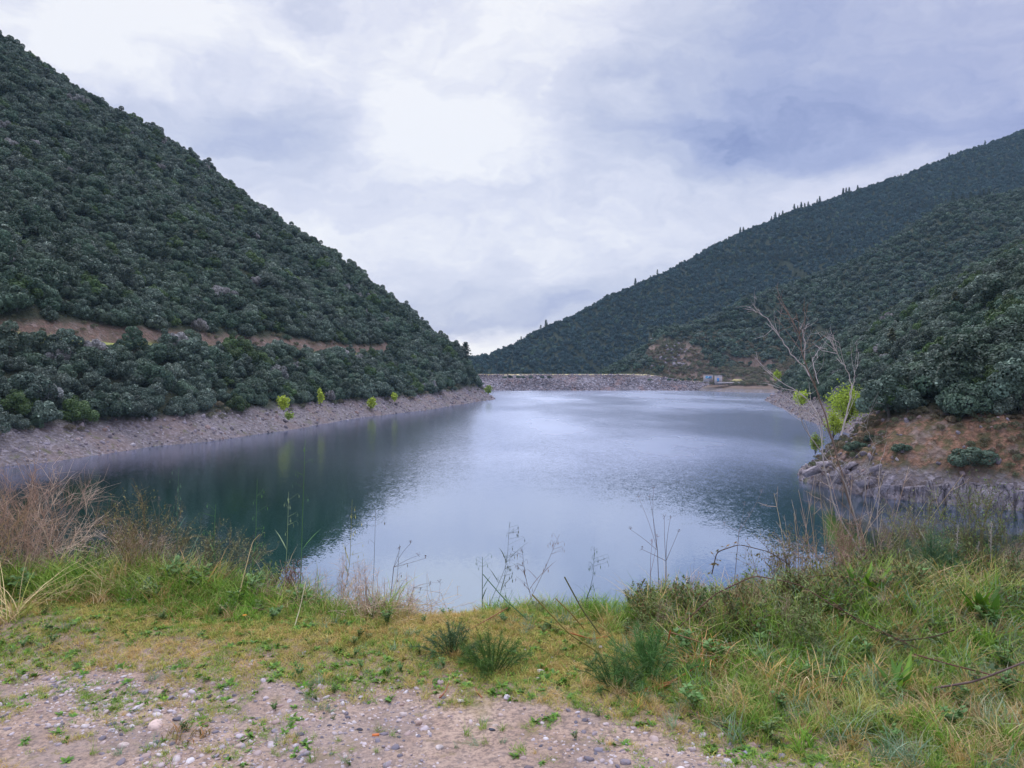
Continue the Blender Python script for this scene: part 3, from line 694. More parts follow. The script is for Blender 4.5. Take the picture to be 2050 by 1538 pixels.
rf = np.random.default_rng(21)
def bmesh_(name, parts, mat='plant'):
    b_ = MB()
    for (V, Fq, C) in parts: b_.add(V, Fq, C)
    return b_.mesh(name, M[mat])
SH = []
for pal, tp in [(OCHRE, STRAW)]*4+[(YGRN, OCHRE)]*4+[(GREEN, YGRN)]*3:
    SH.append(bmesh_('short', [blades(rf, 34, .034, (.010, .038), .0036, .9, 1.1, pal, tp, 2)]))
def rosette(rng, pal, n=14, ll=.03, lw=.014):
    b_ = MB()
    for k in range(n):
        a = rng.uniform(0, 6.28); leaf(b_, (rng.normal()*.006, rng.normal()*.006, .003), (math.cos(a), math.sin(a), rng.uniform(.1, .9)), ll*rng.uniform(.6, 1.2), lw*rng.uniform(.7, 1.2), pick(pal, 1, rng)[0])
    return b_
for k in range(2): SH.append(rosette(rf, GREEN+[S(88, 124, 62)]).mesh('rosette', M['plant']))
MID = []
for pal, tp in [(GREEN, None), (GREEN, YGRN), (GREEN, STRAW), (BLUEG, None), (BLUEG, STRAW), (STRAW, None), (STRAW, RUST), (OCHRE, STRAW), (YGRN, STRAW)]:
    MID.append(bmesh_('mid', [blades(rf, 34, .045, (.06, .19), .0058, .55, .9, pal, tp, 4), blades(rf, 14, .06, (.03, .10), .004, .9, 1, STRAW, None, 3)]))
MID.append(herb(rf, .13, [S(92, 130, 66), S(112, 144, 84), S(84, 116, 56)]).mesh('herb', M['plant']))
MID.append(herb(rf, .11, [S(88, 116, 62), S(128, 142, 84)], 8, .012, .022).mesh('herb', M['plant']))
MID.append(tangle(rf, .09, .08, STRAW+RUST[:1], 46).mesh('tangle', M['dry']))
TALL = []
for pal, tp in [(GREEN, YGRN), (GREEN, STRAW), (BLUEG, None), (STRAW, PINKD)]:
    TALL.append(bmesh_('tall', [blades(rf, 26, .05, (.16, .42), .007, .45, .75, pal, tp, 5), blades(rf, 16, .06, (.08, .2), .005, .6, .9, pal, STRAW, 4)]))
TALL.append(twiggy(rf, .32, .2, PINKD, 16, 9, .002).mesh('drytwig', M['dry']))
TALL.append(tangle(rf, .15, .2, PINKD+STRAW, 70).mesh('tangle', M['dry']))
for lp in ([S(74, 96, 50), S(94, 112, 60), S(112, 92, 58)], [S(98, 120, 62), S(122, 134, 76)]): TALL.append(twiggy(rf, .30, .22, [S(104, 78, 62), S(124, 96, 76)], 14, 8, .002, lp, 4, lsize=.022).mesh('leafy', M['plant']))
cS, cM_, cT = proto_collection('short_tuft', SH), proto_collection('grass_tuft', MID), proto_collection('tall_tuft', TALL)
PB = []
for k in range(6):
    import bmesh
    bm = bmesh.new(); bmesh.ops.create_icosphere(bm, subdivisions=2, radius=1)
    V = np.array([v.co[:] for v in bm.verts]); Fq = np.array([[v.index for v in f_.verts] for f_ in bm.faces]); bm.free()
    nn = unit(rf.normal(size=(9, 3))); cut = rf.uniform(.55, .85, 9)
    for a, c in zip(nn, cut): dd = V@a; V = V-np.maximum(dd-c, 0)[:, None]*a*.92
    PB.append(V*np.array([1, rf.uniform(.6, .9), rf.uniform(.4, .6)])); PBF = Fq
cP = proto_collection('pebble', [mesh_np('pebble', V, PBF, M['pebble'], False) for V in PB])
cR = proto_collection('rock', [mesh_np('rock', V*[1, 1, 1.25], PBF, M['rock'], False) for V in PB])

def ground_pts(x, y, sink=0.0): return np.stack([x, y, h_near(x, y)-sink], 1)
def scatter_near(name, x, y, coll, idx, scl, label, tilt=.12, sink=.004, cat=None):
    n = len(x); P = ground_pts(x, y, sink); rot = np.stack([rf.normal(size=n)*tilt, rf.normal(size=n)*tilt, rf.uniform(0, 6.28, n)], 1)
    return instancer(name, P, rot, scl, idx, coll, label, cat=cat)
# boundary of the bare track, y of the last bare ground for each x
def yb(x): return np.interp(x, [-4, -2.4, -0.5, 0.3, .8, 1.2, 2.2], [3.90, 3.88, 3.58, 3.36, 3.10, 2.85, 2.5])
# short thatch
x, y = jitter_grid(-6.2, 6.2, 2.0, 6.3, .034, rf)
pa = fbm(x, y, .55, 4, 101)+fbm(x, y, .13, 2, 102)*.5; tt = y-yb(x)
pr = np.where(tt > 0, .97, np.clip(.85+tt*.9, 0.2, .85)*(pa > -.02)+.3*(pa > .3))*(1-sstep(tt, -.15, .1)*0)
pr = np.where((tt > -.12) & (tt < .12), .6*(pa > -.15), pr)
pr = pr*(y < ye(x)+.8)*(np.abs(x/y) < 1.2)
k = rf.random(len(x)) < pr; x, y, pa, tt = x[k], y[k], pa[k], tt[k]
g = fbm(x, y, .8, 3, 103)+fbm(x, y, .2, 2, 104)*.6
och = .14+.5*np.exp(-((x+.45)/.55)**2-((y-4.75)/.5)**2)+.35*np.exp(-((x+2.3)/.7)**2-((y-4.25)/.2)**2)-.35*(x > .8)-.3*(tt < 0)
r_ = rf.random(len(x)); sc_ = och+g*.55
idx = np.where(r_ < sc_, rf.integers(0, 4, len(x)), np.where(r_ < sc_+.48, rf.integers(4, 8, len(x)), rf.integers(8, 13, len(x))))
scatter_near('short_grass', x, y, cS, idx, rf.uniform(.6, 1.25, len(x))*np.where(tt < 0, .85, 1.05), 'short yellowish grass and moss between the track and the bank edge', .2, cat='grass')
# grass of middling height: right hand bank, bank edge, left strip
x, y = jitter_grid(-6.6, 6.8, 2.0, 7.6, .058, rf); e = ye(x)
right = sstep(x+fbm(x, y, .6, 3, 111)*.5+.35*sstep(y, 4.2, 4.8), .45, 1.0)*sstep(y-yb(x), .12, .5)
left = sstep(-x, .55, 1.0)*sstep(y-(4.62+.18*fbm(x, y, .5, 2, 112)+.25*sstep(-x, 2, 3)), -.1, .15)
cen = sstep(y, e-.45, e-.1)*.8
pr = np.clip(np.maximum(np.maximum(right*.97, left*.95), cen), 0, 1)*(np.abs(x/y) < 1.2); pr = np.where(y > e+.25, .7*pr, pr)
k = rf.random(len(x)) < pr; x, y, e = x[k], y[k], e[k]
g = fbm(x, y, .7, 3, 113); u = rf.random(len(x)); isr = x > .3
dryw = np.where(isr, .20+g*.45+.25*sstep(4.0-y, 0, .8), .16+g*.3+.6*np.exp(-((x+.42)/.4)**2))
idx = np.where(u < dryw, rf.choice([5, 6, 7, 8, 11, 2], len(x)), np.where(u < dryw+.16*isr, rf.choice([3, 4], len(x)), np.where(u < dryw+.16*isr+.08, rf.choice([9, 10], len(x)), rf.choice([0, 1, 0, 2], len(x)))))
hs = np.where(isr, .8+.5*sstep(y, 3.5, 4.8), .7+.9*sstep(y, 4.7, 5.2))*rf.uniform(.65, 1.3, len(x)); hs = np.where((np.abs(x-.1) < .75), hs*.62, hs); hs = np.where(np.abs(x+.45) < .3, hs*.7, hs)
scatter_near('bank_grass', x, y, cM_, idx, hs, 'mixed green and straw coloured grass along the bank edge', .18, cat='grass')
# tall tufts and dry stems at the lip
x, y = jitter_grid(-6.8, 7.2, 3.4, 7.2, .10, rf); e = ye(x)
pr = np.where(x < -.55, sstep(y, e-.35, e+.1)*.8, np.where(x > .8, sstep(y, e-1.2, e-.1)*.75, .30*sstep(y, e-.3, e)*(x > .1)))*(np.abs(x/y) < 1.2)
k = rf.random(len(x)) < pr; x, y = x[k], y[k]
idx = np.where(x < -1.6, rf.choice([0, 1, 2, 4, 5, 3, 4, 7], len(x)), np.where(x < 0, rf.choice([0, 0, 1, 2, 3, 4, 5, 4], len(x)), rf.choice([0, 1, 2, 3, 4, 5, 6, 6, 7, 7, 6], len(x))))
scatter_near('tall_grass', x, y, cT, idx, rf.uniform(.6, 1.15, len(x))*np.where(x > .8, .85, np.where(x > 0, .45, 1.1)), 'tall grass and dry stems at the lip of the bank', .15, cat='grass')
# bigger stones gathered in drifts
x, y = jitter_grid(-4.8, 3.4, 1.9, 4.0, .055, rf); g = fbm(x, y, .5, 3, 135); k = (y < yb(x)+.05) & (rf.random(len(x)) < np.clip(.12+g*.9, .02, .6)) & (np.abs(x/y) < 1.2)
x, y = x[k], y[k]; n = len(x); scatter_near('coarse_gravel', x, y, cP, rf.integers(0, 6, n), rf.uniform(.008, .019, n), 'thumb sized pale and grey stones in drifts over the bare track', .3, .002, cat='gravel')
# low weeds in the thatch and on the track
x, y = jitter_grid(-5.4, 4, 2.0, 5.1, .07, rf); g = fbm(x, y, .45, 3, 131)+fbm(x, y, .15, 2, 132)*.5; k = (g > .20) & (np.abs(x/y) < 1.2) & (rf.random(len(x)) < np.where(y < yb(x), .4, .85))
x, y = x[k], y[k]; scatter_near('low_weeds', x, y, cM_, rf.choice([0, 1, 2, 9, 10, 7, 3], len(x)), rf.uniform(.2, .5, len(x))*np.where(y < yb(x), .85, 1.1), 'small dark green weeds dotted through the short grass and gravel', .3, cat='weeds')
# pebbles
x, y = jitter_grid(-5, 4, 1.9, 4.35, 0.0185, rf); tt = y-yb(x)
g = fbm(x, y, .45, 4, 121); pr = np.clip(.52+g*1.3+.2*(x < -1), 0.06, .98)*(1-sstep(tt, -.1, .3)*.93)*(np.abs(x/y) < 1.2)
k = rf.random(len(x)) < pr; x, y = x[k], y[k]; n = len(x)
sz = np.clip(rf.lognormal(math.log(.0062), .62, n), .0026, .028)
scatter_near('gravel', x, y, cP, rf.integers(0, 6, n), sz, 'grey, white and pinkish gravel strewn over the bare track', .3, .001, cat='gravel')

# ---- rock debris on the shores
def band_points(hf, x, y, P=None): return np.stack([x, y, hf(x, y)], 1)
x, y = jitter_grid(-120, 10, 95, 400, 1.15, rf); w_, q, p = left_wp(x, y); ok = (q > -.5) & (q < 9.5) & (w_ > -25) & (w_ < 300) & (rf.random(len(x)) < .62)
A1 = band_points(h_left, x[ok], y[ok])
x, y = jitter_grid(38, 150, 60, 420, 1.0, rf); d, par = d_right(x, y); wD = 1-sstep(y, 118, 140); ok = (d > -.3) & (((d < 7) & (wD < .5)) | ((wD >= .5) & (d > 1.8) & (d < 12) & (rf.random(len(x)) < .25))) & (rf.random(len(x)) < .6)
A2 = band_points(h_right, x[ok], y[ok])
xa, ya = jitter_grid(36, 60, 90, 116, .7, rf); d, _ = d_right(xa, ya); k = (d > -.6) & (d < 4) & (rf.random(len(xa)) < .7); A3 = band_points(h_right, xa[k], ya[k])
A = np.vstack([A1, A2, A3]); A = A[in_frame(A, 60, 1)]; n = len(A); ds = np.linalg.norm(A-CAM, axis=1)
instancer('shore_rubble', A, rf.uniform(0, 6.28, (n, 3)), np.clip(rf.lognormal(-1.35, .45, n), .1, .8)*(.8+ds/500), rf.integers(0, 6, n), cR, 'grey broken rock along the bare drawdown band of the shore', cat='rubble')
X_, U_ = rf.uniform(-60, 150, 5200), rf.uniform(2.0, 4.6, 5200)
Y_ = np.interp(U_, range(len(prof)), prof[:, 0])-6*((X_-40)/115)**2; Z_ = np.interp(U_, range(len(prof)), prof[:, 1])*(1-.45*sstep(X_, 100, 140))
n = len(X_); instancer('dam_rocks', np.stack([X_, Y_, Z_], 1), rf.uniform(0, 6.28, (n, 3)), np.clip(rf.lognormal(-.7, .35, n), .2, 1.1), rf.integers(0, 6, n), cR, 'pale boulders of the rockfill on the water side of the dam', cat='rockfill')
# low scrub on the bare banks
M['scrub'] = leaf_material('scrub_leaves', (.17, .13, .08), (.09, .11, .055), .15, .3)
SC = [crown_mesh('scrub', M['scrub'], rf, R=1.0, H=1.9, z0=.05, lobes=6, n=420, leaf=.07) for _ in range(3)]
cSC = proto_collection('scrub', SC)
xa, ya = jitter_grid(38, 140, 60, 135, 1.0, rf); d, _ = d_right(xa, ya); k = (d > 1.8) & (d < 12) & (fbm(xa, ya, 5, 3, 140)+rf.random(len(xa))*.6+(d-5)*.05 > .18); SA = band_points(h_right, xa[k], ya[k]); sA = rf.uniform(.15, .62, k.sum())
xa, ya = jitter_grid(100, 330, 500, 690, 2.1, rf); d = d_B(xa, ya); k = (d > 12) & (d < 115) & (fbm(xa, ya, 12, 3, 150)+rf.random(len(xa)) > .45); SB_ = band_points(h_far, xa[k], ya[k]); sB = rf.uniform(.8, 2.2, k.sum())
xa, ya = jitter_grid(-330, 0, 90, 420, 2.6, rf); w_, q, p = left_wp(xa, ya); k = (((q > 36.5) & (q < 43)) | ((q > 6.5) & (q < 11))) & (rf.random(len(xa)) < .4) & (w_ < 300); SC_ = band_points(h_left, xa[k], ya[k]); sC = rf.uniform(.4, 1.1, k.sum())
SP = np.vstack([SA, SB_, SC_]); ss = np.r_[sA, sB, sC]; k = in_frame(SP, 60, 2); SP, ss = SP[k], ss[k]; n = len(SP)
instancer('scrub', SP-[0, 0, .05], np.stack([0*ss, 0*ss, rf.uniform(0, 6.28, n)], 1), ss, rf.integers(0, 3, n), cSC, 'low brown and olive scrub dotted over the bare banks and the road cutting', cat='scrub')
# ------------------------------------------------------------------ single things
def gp(px, py): return hit(px, py, h_near, 1.2, 14, 3000)
def base_at(px, d):
    p = at(px, 900, d); p[2] = float(h_near(np.array([p[0]]), np.array([p[1]]))[0]); return p
rt = np.random.default_rng(5)
def part(name, b_, parent, origin, mat='plant', smooth=False):
    V0 = b_.V; b_.V = [v-np.asarray(origin) for v in V0]; o = obj(name, b_.mesh(name, M[mat], smooth), parent); b_.V = V0; return o
def smoothpath(P, n=14):
    P = np.asarray(P, float); t = np.arange(len(P)); u = np.linspace(0, len(P)-1, n)
    Q = np.stack([np.interp(u, t, P[:, i]) for i in range(3)], 1); R_ = Q.copy()
    for _ in range(2): R_[1:-1] = (R_[:-2]+2*R_[1:-1]+R_[2:])/4
    return R_

# slate cliff under the near right bank
i0 = 15; path = RP[i0:22]; seg = np.r_[0, np.cumsum(np.linalg.norm(np.diff(path, axis=0), axis=1))]
sN = np.arange(0, seg[-1], .16); cx = np.interp(sN, seg, path[:, 0]); cy = np.interp(sN, seg, path[:, 1])
for _ in range(12): cx[1:-1] = (cx[:-2]+cx[2:]+2*cx[1:-1])/4; cy[1:-1] = (cy[:-2]+cy[2:]+2*cy[1:-1])/4
tx, ty = np.gradient(cx), np.gradient(cy); l_ = np.hypot(tx, ty); nxo, nyo = ty/l_, -tx/l_      # outward (towards the lake)
sg = np.sign(np.median(d_right(cx-nxo, cy-nyo)[0])); nxo, nyo = nxo*sg, nyo*sg
edges = [0]; 
while edges[-1] < seg[-1]: edges.append(edges[-1]+rt.uniform(.5, 2.4))
bi = np.searchsorted(edges, sN); off = rt.uniform(-.35, .55, len(edges)+2)[bi]; topz = rt.uniform(-.35, .45, len(edges)+2)[bi]; tl = rt.uniform(-.25, .25, len(edges)+2)[bi]
crack = np.min(np.abs(sN[:, None]-np.array(edges)[None]), 1)
hgt = np.interp(sN, [0, 3, 8, 14, 24, 200], [.5, 1.3, 2.1, 2.5, 2.75, 2.8])+topz+fbm(sN, sN*0, 5, 2, 201)*.7
vv_ = np.r_[-1.2, np.linspace(0, 1, 26), 1.0, 1.0]; rowV = []
for k, v_ in enumerate(vv_):
    zz = v_*hgt if v_ >= 0 else np.full_like(sN, -1.2)
    lean = -zz*.16; o_ = off*.8+tl*zz*.5+fbm(sN, zz*1.4+50, 1.0, 4, 203)*.38+fbm(sN*2.2, zz*.8, .5, 2, 205)*.12-.28*np.exp(-(crack/.12)**2)+lean+.35
    if k >= len(vv_)-2: o_ = o_-(1.3 if k == len(vv_)-2 else 3.2); zz = zz+(.05 if k == len(vv_)-2 else -.5)
    rowV.append(np.stack([cx+nxo*o_, cy+nyo*o_, zz], 1))
V = np.array(rowV); ny, nx = V.shape[:2]; i = np.arange(nx*ny).reshape(ny, nx)
me = mesh_np('cliff', V.reshape(-1, 3), np.stack([i[:-1, :-1], i[:-1, 1:], i[1:, 1:], i[1:, :-1]], -1).reshape(-1, 4), M['cliff'])
tag(obj('slate_cliff', me), 'low grey slate cliff with upright cracks along the near right shore', 'cliff')
# tilted slabs where the cliff runs out into the lake
slabs = [(1618, 944, 97.5, 1.9, 'long dark slab pointing left at the very tip of the rocky point'), (1650, 928, 97.5, 1.5, 'tilted slab just behind the tip of the rocky point'),
    (1678, 952, 92.5, 1.7, 'pale leaning slab on the waterline right of the tip of the point'), (1705, 930, 94, 1.4, 'dark tilted slab in the upper row of rocks on the point'),
    (1730, 965, 89, 1.6, 'broad grey slab sloping into the water in the middle of the point'), (1752, 938, 89.5, 1.1, 'small slab below the brown earth of the point'),
    (1775, 968, 85.5, 1.5, 'pale slab leaning on the left end of the slate cliff'), (1655, 900, 112, 1.3, 'upper slab under the yellow green bushes of the point')]
for (px, py, dd, sz, lb) in slabs:
    P = at(px, py, dd); q = (np.array([[x_, y_, z_] for z_ in (-1, 1) for y_ in (-1, 1) for x_ in (-1, 1)])*rt.uniform(.25, 1.0, (8, 3)))*[1.3, 1.0, .45]*sz*.72; a = rt.normal(size=3)*.3+[0, -.55, -.7]
    from mathutils import Euler
    R3 = np.array(Euler(a.tolist()).to_matrix()); V = q@R3.T
    o = obj('rock_slab', mesh_np('rock_slab', V, np.array([[0, 2, 3, 1], [4, 5, 7, 6], [0, 1, 5, 4], [2, 6, 7, 3], [0, 4, 6, 2], [1, 3, 7, 5]]), M['slab']), None, True, P-[0, 0, .1]); tag(o, lb, 'rock', 'tilted slabs on the rocky point')

# grey crag on the spur right of the dam
b_ = MB(); P0 = hit(1342, 722, h_far, 500, 760, 2000)
for k in range(46):
    px, py = rt.normal(1342, 24), rt.normal(716, 15); P = hit(px, py, h_far, 500, 760, 1200); sz = rt.uniform(1.2, 3.4); V = PB[rt.integers(0, 6)]*[1, .8, 1.5]*sz
    b_.add(V@np.array(Euler((rt.normal()*.4, rt.normal()*.4, rt.uniform(0, 6))).to_matrix()).T+P, PBF, (1, 1, 1))
o = part('rock_crag', b_, None, P0, 'cliff'); o.location = P0.tolist(); tag(o, 'pale grey rocky crag on the wooded spur above the right end of the dam', 'crag')
# bright spring saplings on the shores
def sapling(name, px, py, dd, h, R, label, mat='lime', n=900, cols=3):
    P = at(px, py, dd); e = empty(name, P, 0); b_ = MB(); Vs = []; 
    for k in range(cols*4):
        a = rt.uniform(0, 6.28); o_ = rt.uniform(.0, .9); t_ = np.array([math.cos(a)*R*o_, math.sin(a)*R*o_, h*(1-.35*o_)*rt.uniform(.75, 1)])
        b_.tube([(0, 0, -.4), t_*.5, t_], [.03*h/2, .02*h/2, .008*h/2], (.8, .75, .7), 3); m_ = n//(cols*4)
        t = rt.uniform(.3, 1.0, m_); Q = t_*t[:, None]*np.array([1.25, 1.25, 1])+rt.normal(size=(m_, 3))*R*.22*np.array([1, 1, 1.1]); Vs.append(Q)
    Q = np.vstack(Vs); V, Fq = quads(Q, unit(rt.normal(size=Q.shape)), rt.uniform(.6, 1.3, len(Q))*.10*max(1, dd/110), rt)
    obj('trunk', b_.mesh('trunk', M['bark']), e); obj('foliage', mesh_np('foliage', V, Fq, M[mat], False, np.repeat(rt.uniform(.75, 1.2, (len(Q), 1))*np.ones((1, 3)), 4, 0)), e)
    tag(e, label, 'sapling', 'spring green saplings on the shores'); return e
sapling('sapling', 1695, 842, 113, 5.4, 2.8, 'largest yellow green sapling, bushy, at the foot of the near right hill', n=3000, cols=6)
sapling('sapling', 1668, 872, 110, 3.6, 1.5, 'bright upright sapling in front of the largest yellow green one', n=1100)
sapling('sapling', 1605, 812, 190, 4.0, 1.8, 'yellow green sapling left of the largest one, on the shore behind the point', n=1100)
sapling('sapling', 1632, 905, 111, 2.8, 1.1, 'thin dull sapling at the left edge of the point beside the dead shrub', 'lime2', 700)
sapling('sapling', 1556, 762, 330, 4.5, 1.6, 'small yellow green sapling where the right shore meets the far beach', n=500)
sapling('sapling', 568, 822, 186, 4.2, 1.5, 'leftmost yellow green sapling at the foot of the woodland on the left shore', n=800)
sapling('sapling', 578, 838, 183, 1.4, 1.2, 'low pale green bush just under the leftmost sapling of the left shore', 'lime2', 500)
sapling('sapling', 641, 812, 215, 5.0, .9, 'narrow upright yellow green sapling, second on the left shore', n=600)
sapling('sapling', 745, 818, 250, 3.6, 1.6, 'round yellow green sapling low on the left shore, third from the left', n=600)
sapling('sapling', 790, 803, 268, 3.0, 1.2, 'small yellow green sapling against the dark trees, fourth on the left shore', n=500)
sapling('sapling', 978, 788, 372, 4.0, 2.0, 'dull green bush at the tip of the left shore beside the dam', 'lime2', 500)

# conifers
PM = [pine_crown('needles', M['pine'], rt, 10, 2.3, 1100, .26, 1.5) for _ in range(3)]
PO = pine_crown('needles', M['olive'], rt, 9, 2.6, 1500, .2, 1.0, 11)
PT = [trunk_mesh('trunk', rt, 8, .16)]
def conifer(P, s, label, group=None, me=None, cat='conifer', name='pine_tree'):
    e = empty(name, np.asarray(P)-[0, 0, .4], rt.uniform(0, 6)); e.scale = [float(s*rt.uniform(.85, 1.1)), float(s), float(s)]
    obj('trunk', PT[0], e); obj('crown', me or PM[rt.integers(0, 3)], e); tag(e, label, cat, group); return e
def skyline(px, hf, t0, t1):
    best = None
    for py in range(745, 0, -2):
        P = hit(px, py, hf, t0, t1, 1200); d = pxdir(px, py)
        if P[1] >= t1-1: return best
        best = P
    return best
for k, px in enumerate([1093, 1272, 1482, 1488, 1552, 1560, 1567, 1590, 1597, 1604, 1611, 1618, 1636, 1641, 1688, 1694, 1700, 1717, 1900, 1917, 1972]):
    P = skyline(px, h_far, 560, 1400)
    if P is not None: conifer(P, rt.uniform(.8, 1.5), 'dark conifer standing up from the skyline of the far mountain', 'conifers on the far skyline')
for (xa, ya, xb, yb_, n) in [(1425, 528, 1700, 512, 34), (1560, 470, 1690, 455, 12), (1800, 428, 1990, 398, 22)]:
    for u in np.linspace(0, 1, n):
        P = hit(xa+(xb-xa)*u+rt.normal()*2, ya+(yb_-ya)*u+rt.normal()*2.5, h_far, 560, 1400, 1500); conifer(P, rt.uniform(.9, 1.4), 'dark conifer in a row across the slope of the far mountain', 'conifer rows on the far mountain')
P = at(932, 712, 425); e = conifer(P-[0, 0, 2], 1.0, 'lone dark pine on the skyline at the foot of the left hill', None)
e.scale = [1.7, 1.7, 1.0]
P = hit(1785, 715, h_right, 60, 420); conifer(P, .95, 'olive brown conifer among the oaks low on the near right hillside', None, PO)
P = hit(1912, 640, h_right, 60, 420); conifer(P, .85, 'mustard coloured conifer high on the near right hillside', None, PO)

# concrete box with graffiti and slab at the right end of the dam
m, T = material('pale_concrete'); P_ = geo(T)
finish(T, T.mix(T.noise(P_, .8, 4), rgba(150, 142, 146), rgba(190, 180, 180)), .9); M['conc'] = m
m, T = material('graffiti'); P_ = geo(T)
finish(T, T.ramp(T.noise(P_, .9, 3, .5), [(.35, rgb(70, 120, 190)), (.5, rgb(110, 190, 200)), (.6, rgb(190, 190, 200)), (.7, rgb(90, 130, 200))], 'CONSTANT'), .8); M['graf'] = m
def box(name, c, s, mat, parent=None, rz=0):
    V = np.array([[x_, y_, z_] for z_ in (0, 1) for y_ in (-.5, .5) for x_ in (-.5, .5)])*np.array(s); cs, sn = math.cos(rz), math.sin(rz)
    V = np.stack([V[:, 0]*cs-V[:, 1]*sn, V[:, 0]*sn+V[:, 1]*cs, V[:, 2]], 1)
    me = mesh_np(name, V, np.array([[0, 2, 3, 1], [4, 5, 7, 6], [0, 1, 5, 4], [2, 6, 7, 3], [0, 4, 6, 2], [1, 3, 7, 5]]), mat); return obj(name, me, parent, True, c)
def house(px, py, dd, sx, sz, label, graf):
    P = at(px, py, dd); e = empty('pump_house', P); box('wall', (0, 0, -2), (sx, 4.5, sz+2), M['conc'], e); box('roof', (0, 0, sz), (sx+.5, 5, .25), M['conc'], e)
    for (gx, gz, gw, gh) in graf: tag(box('mural', (gx, -2.27, gz), (gw, .04, gh), M['graf'], e), 'painted patch in blues')
    tag(e, label, 'hut')
house(1438, 765, 545, 4.4, 4.6, 'taller pale concrete hut at the right end of the dam', [(-.8, .3, 1.6, 2.6)])
house(1418, 759, 552, 6.0, 2.8, 'low concrete hut with blue graffiti beside the taller one on the dam', [(-.4, .4, 4.4, 1.7)])
o = box('concrete_slab', at(1462, 768, 540), (17, 5, 1.0), M['conc']); tag(o, 'long pale concrete slab on the slope right of the dam huts', 'slab')
o = box('sand_heap', at(1475, 764, 546), (9, 4, 1.6), M['crest']); o.data.vertices[4].co.x += 3; o.data.vertices[5].co.x -= 2; o.data.vertices[6].co.x += 3; o.data.vertices[7].co.x -= 2; tag(o, 'small tan earth heap behind the concrete slab by the dam', 'heap')
# crest bushes
for k, px in enumerate([1010, 1022, 1037, 1048, 1062, 1085, 1100, 1300, 1340, 1352, 1366, 1380, 1392]):
    P = at(px, 757 if px < 1200 else 762, 568); e = empty('crest_bush', P-[0, 0, .3]); e.scale = [.75, .5, float(rt.uniform(.35, .6))]
    obj('crown', FAR[k % 5], e); obj('stem', TRK[0], e); tag(e, 'low dark bush on the water side of the dam near its %s end' % ('left' if px < 1200 else 'right'), 'bush', 'bushes on the %s part of the dam' % ('left' if px < 1200 else 'right'))
# small bushes on the brown bank of the near point
for (px, py, s_, lb) in [(1806, 900, .34, 'small dark bush alone on the brown earth of the near bank'), (1715, 900, .45, 'dark low bush left on the brown bank near the sapling'), (1950, 930, .75, 'wide scrubby bush on the brown bank above the slate cliff'), (1745, 880, .3, 'little bush high on the brown bank under the oaks')]:
    P = hit(px, py, h_right, 60, 140); e = empty('bank_bush', P-[0, 0, .3]); e.scale = [s_*1.2, s_*1.2, s_*.8]; obj('crown', CR[2], e); obj('stem', TRK[1], e); tag(e, lb, 'bush')

# ---- dead shrub with long bare stems (right foreground)
def c4(x, y): return (1450+x/3.077, 560+y/3.077)
def twigs_on(b_, P, r0, c, n, L_, rng, fork=2):
    for q in range(n):
        i = rng.integers(2, len(P)-1); s_ = P[i]; tg = unit(P[min(i+1, len(P)-1)]-P[i-1]); dd = unit(tg+rng.normal(size=3)*.55+[0, 0, .15]); ln = L_*rng.uniform(.35, 1)
        m1 = s_+dd*ln*.5; e = s_+dd*ln+rng.normal(size=3)*ln*.12+[0, 0, ln*.1]; b_.tube([s_, m1, e], [r0*.5, r0*.38, r0*.15], c*rng.uniform(.85, 1.15), 3)
        for f_ in range(fork):
            t = rng.uniform(.4, .9); s2 = s_*(1-t)+e*t; d2 = unit(dd+rng.normal(size=3)*.6); l2 = ln*rng.uniform(.25, .5); b_.tube([s2, s2+d2*l2*.5, s2+d2*l2+rng.normal(size=3)*l2*.1], [r0*.3, r0*.22, r0*.1], c*rng.uniform(.85, 1.15), 3)
B0 = base_at(1745, 6.2); sh = empty('dead_shrub', B0)
stems = [([(905, 1700), (820, 1538), (770, 1340), (710, 1170), (670, 990), (610, 780), (540, 620), (490, 520), (478, 400), (450, 300), (400, 220), (370, 160)], 6.2, 6.35, .011, 14),
    ([(900, 1720), (690, 1470), (640, 1250), (600, 1080), (610, 880), (520, 740), (430, 680), (360, 640), (280, 560)], 6.2, 6.0, .008, 9),
    ([(860, 1700), (740, 1200), (620, 1100), (510, 940), (470, 860), (458, 770)], 6.2, 5.9, .008, 7),
    ([(540, 620), (500, 540), (400, 450), (330, 330), (270, 240), (200, 195), (150, 165)], 6.3, 6.5, .0065, 9),
    ([(720, 960), (760, 800), (785, 690), (770, 580), (720, 500), (680, 430), (660, 365)], 6.2, 6.1, .0065, 7),
    ([(720, 960), (800, 640), (805, 560), (838, 500)], 6.2, 6.3, .004, 3),
    ([(490, 520), (500, 400), (480, 320), (510, 280), (525, 270)], 6.3, 6.4, .005, 3),
    ([(580, 640), (540, 500), (560, 470), (600, 400)], 6.3, 6.5, .004, 3),
    ([(960, 1750), (850, 1300), (900, 1110), (930, 1030), (880, 930), (860, 870)], 6.2, 5.9, .006, 5),
    ([(980, 1750), (940, 1538), (960, 1280), (950, 1180), (1000, 1000)], 6.2, 6.3, .006, 4)]
cd_ = S(196, 186, 186)
for k, (pp, d0, d1, r0, nt) in enumerate(stems):
    P = np.array([at(*c4(*q), d0+(d1-d0)*j/(len(pp)-1)) for j, q in enumerate(pp)])
    if pp[0][1] > 1600: P = np.vstack([B0+[0, 0, -.05], P])
    P = smoothpath(P, 26); P[1:-1] += rt.normal(size=(24, 3))*.004; b_ = MB(); c = (S(142, 122, 112) if k in (0,) else cd_)*rt.uniform(.85, 1.05)
    r0 = r0*.92; b_.tube(P, np.linspace(r0, r0*.22, 26), c, 5); twigs_on(b_, P, r0*.75, c, int(nt*1.5), .30, rt)
    part('stem', b_, sh, B0, 'dry')
tag(sh, 'tall leafless dead shrub with pale forking stems rising in front of the right shore', 'shrub')
